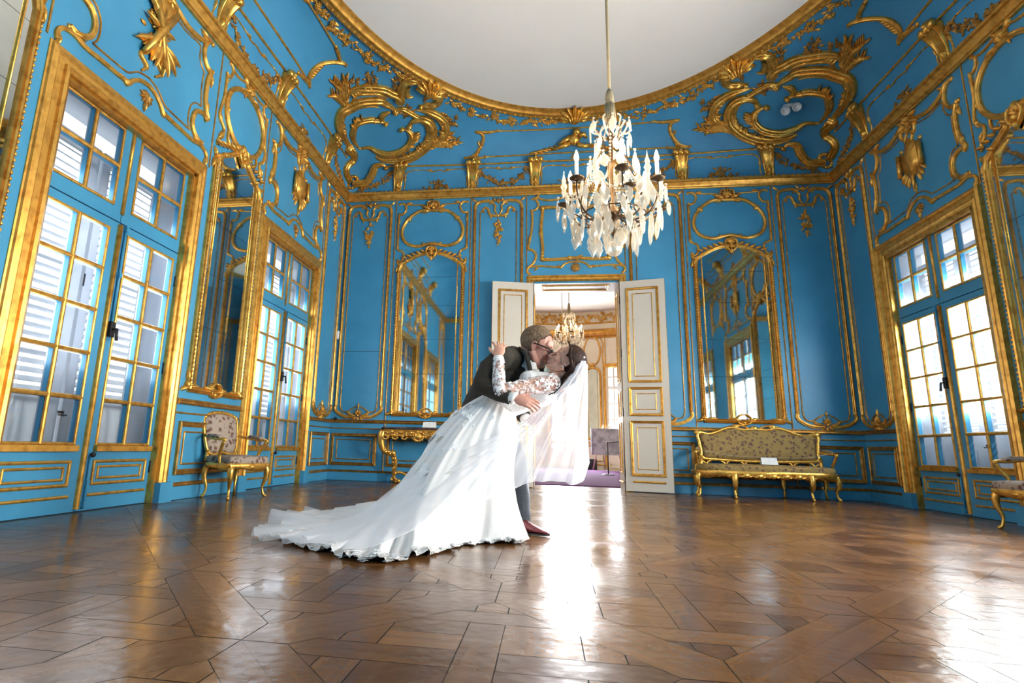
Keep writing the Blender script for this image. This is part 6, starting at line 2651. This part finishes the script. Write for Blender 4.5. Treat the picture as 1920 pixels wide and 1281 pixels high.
# skirt and train from rails running waist -> hem
RAILS = [
    [(-.64, 3.88, .76), (-.63, 3.86, .6), (-.66, 3.82, .4), (-.64, 3.78, .2), (-.60, 3.72, .05), (-.585, 3.70, .006)],
    [(-.67, 3.76, .775), (-.68, 3.70, .6), (-.69, 3.66, .4), (-.66, 3.62, .2), (-.62, 3.57, .04), (-.606, 3.55, .006)],
    [(-.74, 3.72, .815), (-.80, 3.62, .62), (-.83, 3.55, .42), (-.84, 3.49, .2), (-.86, 3.44, .04), (-.88, 3.41, .006)],
    [(-.79, 3.74, .85), (-.92, 3.58, .65), (-1.02, 3.42, .42), (-1.08, 3.25, .18), (-1.05, 3.08, .05), (-1.03, 2.97, .006)],
    [(-.82, 3.77, .87), (-.99, 3.62, .68), (-1.14, 3.48, .42), (-1.24, 3.30, .17), (-1.26, 3.0, .05), (-1.225, 2.74, .006)],
    [(-.835, 3.80, .88), (-1.01, 3.70, .72), (-1.2, 3.58, .46), (-1.38, 3.42, .18), (-1.48, 3.15, .05), (-1.5, 2.88, .006)],
    [(-.845, 3.83, .885), (-1.0, 3.77, .77), (-1.16, 3.71, .58), (-1.26, 3.65, .36), (-1.42, 3.53, .14), (-1.62, 3.36, .055), (-1.85, 3.15, .006)],
    [(-.845, 3.88, .885), (-1.0, 3.86, .785), (-1.165, 3.84, .61), (-1.26, 3.83, .40), (-1.40, 3.78, .19), (-1.70, 3.7, .085), (-2.04, 3.5, .02)],
    [(-.82, 3.95, .87), (-.98, 3.95, .77), (-1.13, 3.95, .58), (-1.22, 3.95, .36), (-1.34, 3.95, .20), (-1.62, 3.95, .125), (-1.98, 3.85, .07)],
    [(-.75, 4.0, .83), (-.85, 3.99, .62), (-.98, 4.0, .4), (-1.1, 4.02, .2), (-1.3, 4.05, .05), (-1.5, 4.1, .006)],
    [(-.68, 3.97, .785), (-.72, 3.95, .6), (-.75, 3.95, .4), (-.76, 3.95, .2), (-.75, 3.95, .04), (-.74, 3.95, .006)],
]


def resample(rail, n=40):
    q = catmull(rail, 12)
    out = []
    for i in range(n):
        t = i / (n - 1) * (len(q) - 1)
        k = min(int(t), len(q) - 2)
        out.append(tuple(a + (b - a) * (t - k) for a, b in zip(q[k], q[k + 1])))
    return out


def skirt_grid(off=0.0, fold=.016, seed=4, hem=.012):
    cols = [resample(r, 48) for r in RAILS]
    rows = []
    for j in range(len(cols[0])):
        ring = catmull([c[j] for c in cols], 16, closed=True)
        rows.append([V3(p) for p in ring])
    n, R_ = len(rows[0]), len(rows)
    ctr = V3((-.95, 3.8, .3))
    out = []
    for j, row in enumerate(rows):
        t = j / (R_ - 1)
        new = []
        for k, p in enumerate(row):
            a = row[k - 1]
            b = row[(k + 1) % n]
            c = rows[max(j - 1, 0)][k]
            d = rows[min(j + 1, R_ - 1)][k]
            nn = (b - a).cross(d - c)
            nn = nn.normalized() if nn.length > 1e-9 else V3((0, 0, 1))
            if nn.dot(p - V3((-.85, 3.85, .25))) < 0 and p.z > .08:
                nn = -nn
            if p.z <= .08 and nn.z < 0:
                nn = -nn
            ph = k / n * 2 * pi
            w = (sin(ph * 17 + 1.3 * sin(ph * 5) + 2.0 * t) + .6 * sin(ph * 29 + 2 * sin(ph * 3) - 1.5 * t)) * fold * min(1, .15 + 1.3 * t * t)
            w += hem * t ** 6 * (sin(ph * 41) + .7 * sin(ph * 67 + 1))
            q = p + nn * (w + fold * .8 * t + off)
            if q.z < .004:
                q.z = .004 + .001 * (k % 3)
            new.append(q)
        out.append(new)
    return out


SK = skirt_grid()
m = MB()
m.grid(SK, closed_u=True)
sk = bb_(m, 'skirt', 'tulle')


def skirt_frame(fr_u, fr_v):
    """u in 0..1 round the skirt, v in 0..1 from waist to hem"""
    n, R_ = len(SK[0]), len(SK)
    k = int(fr_u * n) % n
    j = max(1, min(R_ - 2, int(fr_v * (R_ - 1))))
    P = SK[j][k]
    U = (SK[j][(k + 1) % n] - SK[j][k - 1]).normalized()
    V_ = (SK[j - 1][k] - SK[j + 1][k])
    V_ = (V_ - U * V_.dot(U)).normalized()
    Nn = U.cross(V_).normalized()
    if Nn.dot(P - V3((-.85, 3.9, .1))) < 0:
        Nn = -Nn
    return P, U, V_, Nn


FS = Frame(skirt_frame)
g = random.Random(12)
for (u, v, sz, cnt) in ((.50, .14, .09, 9), (.58, .2, .08, 8), (.42, .12, .08, 10), (.36, .18, .07, 7), (.55, .33, .08, 8), (.44, .30, .08, 8), (.62, .36, .08, 7), (.38, .42, .07, 6), (.50, .46, .07, 6), (.28, .16, .07, 8), (.2, .12, .06, 7),
                         (.31, .33, .06, 5), (.46, .62, .06, 5), (.36, .70, .07, 5), (.25, .55, .06, 5), (.54, .60, .06, 5), (.16, .3, .06, 5), (.64, .14, .07, 7)):
    m = MB()
    for i in range(cnt):
        a, q = g.uniform(0, 6.28), g.uniform(0, 1)
        P, U, V_, Nn = FS.at(u + cos(a) * q * .02, min(.96, v + sin(a) * q * .035))
        lace_on(m, P + U * (cos(a) * sz * q * .4) - Nn * .001, Nn, g.uniform(.018, .034), g.uniform(0, 6), g)
    bb_(m, 'lace_applique', 'lace', sk)
m = MB()                                        # lace border along the hem
for i in range(150):
    u = .08 + .50 * i / 150
    for v in (.955, .985):
        P, U, V_, Nn = FS.at(u, v)
        Nn = V3((Nn.x * .3, Nn.y * .3, abs(Nn.z) + .3))
        lace_on(m, P + V3((0, 0, .004)) + U * g.uniform(-.01, .01), Nn, g.uniform(.014, .026), g.uniform(0, 6), g)
bb_(m, 'lace_hem', 'lace', sk)

# veil: a sheer fan from the comb, hanging and sweeping out over the train
C0 = BH.p(-.09, 0, .10)
VR = [
    [(-.185, 3.90, 1.13), (-.172, 3.90, 1.07), (-.172, 3.89, .88), (-.18, 3.88, .66), (-.17, 3.86, .47)],
    [(-.187, 3.88, 1.14), (-.172, 3.84, 1.08), (-.18, 3.80, .85), (-.20, 3.77, .6), (-.225, 3.74, .35)],
    [(-.19, 3.86, 1.145), (-.19, 3.78, 1.08), (-.24, 3.71, .85), (-.30, 3.67, .6), (-.37, 3.64, .35)],
    [(-.193, 3.84, 1.145), (-.205, 3.765, 1.07), (-.29, 3.68, .85), (-.40, 3.63, .6), (-.51, 3.59, .355)],
    [(-.196, 3.82, 1.14), (-.22, 3.75, 1.06), (-.34, 3.66, .85), (-.49, 3.60, .6), (-.645, 3.50, .30)],
    [(-.20, 3.81, 1.135), (-.225, 3.745, 1.05), (-.36, 3.66, .85), (-.55, 3.56, .62), (-.72, 3.46, .40), (-.80, 3.38, .24)],
    [(-.203, 3.80, 1.13), (-.235, 3.74, 1.045), (-.38, 3.665, .85), (-.60, 3.55, .62), (-.86, 3.38, .36), (-1.0, 3.12, .17)],
    [(-.206, 3.79, 1.125), (-.245, 3.74, 1.04), (-.42, 3.66, .83), (-.68, 3.53, .58), (-1.02, 3.32, .31), (-1.20, 3.05, .12), (-1.30, 2.86, .05)],
    [(-.21, 3.785, 1.12), (-.255, 3.745, 1.03), (-.45, 3.66, .81), (-.75, 3.52, .56), (-1.12, 3.38, .32), (-1.42, 3.20, .12), (-1.70, 3.0, .04)],
    [(-.212, 3.785, 1.115), (-.27, 3.75, 1.035), (-.375, 3.70, .895), (-.475, 3.67, .81), (-.625, 3.61, .675), (-.93, 3.50, .52), (-1.27, 3.46, .34), (-1.58, 3.38, .115), (-2.02, 3.17, .03)],
]


m = MB()
colsv = [resample(r) for r in VR]
rws = []
for j in range(len(colsv[0])):
    t = j / (len(colsv[0]) - 1)
    line = catmull([c[j] for c in colsv], 9)
    n = len(line)
    row = []
    for k, p in enumerate(line):
        x = k / n
        f = (sin(x * 52 + 3 * sin(x * 9)) * .020 + sin(x * 97 + 1 + t) * .009) * min(1, .15 + t * 1.4)
        row.append(V3(p) + V3((f * .35, -abs(f) * .4 + f * .7, f * .25)))
    rws.append(row)
m.grid(rws)
vl = bb_(m, 'veil', 'veil')
m = MB()
m.tube([rws[-1][k] for k in range(len(rws[-1]))], .0011, 5)
bb_(m, 'veil_hem', 'lace', vl)
# sheer outer layer of the train fanned out on the floor
m = MB()
cv = [(-1.45, 2.80), (-1.62, 2.98), (-1.82, 3.06), (-2.0, 3.12), (-2.10, 3.25), (-2.13, 3.45), (-2.16, 3.68), (-2.12, 3.84), (-2.02, 3.95)]
outer = catmull(cv, 8)
rr = []
for j in range(9):
    t = j / 8
    row = []
    for k, (x, y) in enumerate(outer):
        ix, iy = -1.45 + .25 * (x + 1.8), 3.45 + .25 * (y - 3.45)
        z = .055 * (1 - t) + .012 + t * (.03 + .028 * sin(k * .75) + .02 * sin(k * 1.9)) * (1.5 if y > 3.4 else .7)
        row.append(V3((ix + (x - ix) * t, iy + (y - iy) * t, max(.006, z))))
    rr.append(row)
m.grid(rr)
bb_(m, 'train_overlay', 'overlay', sk)
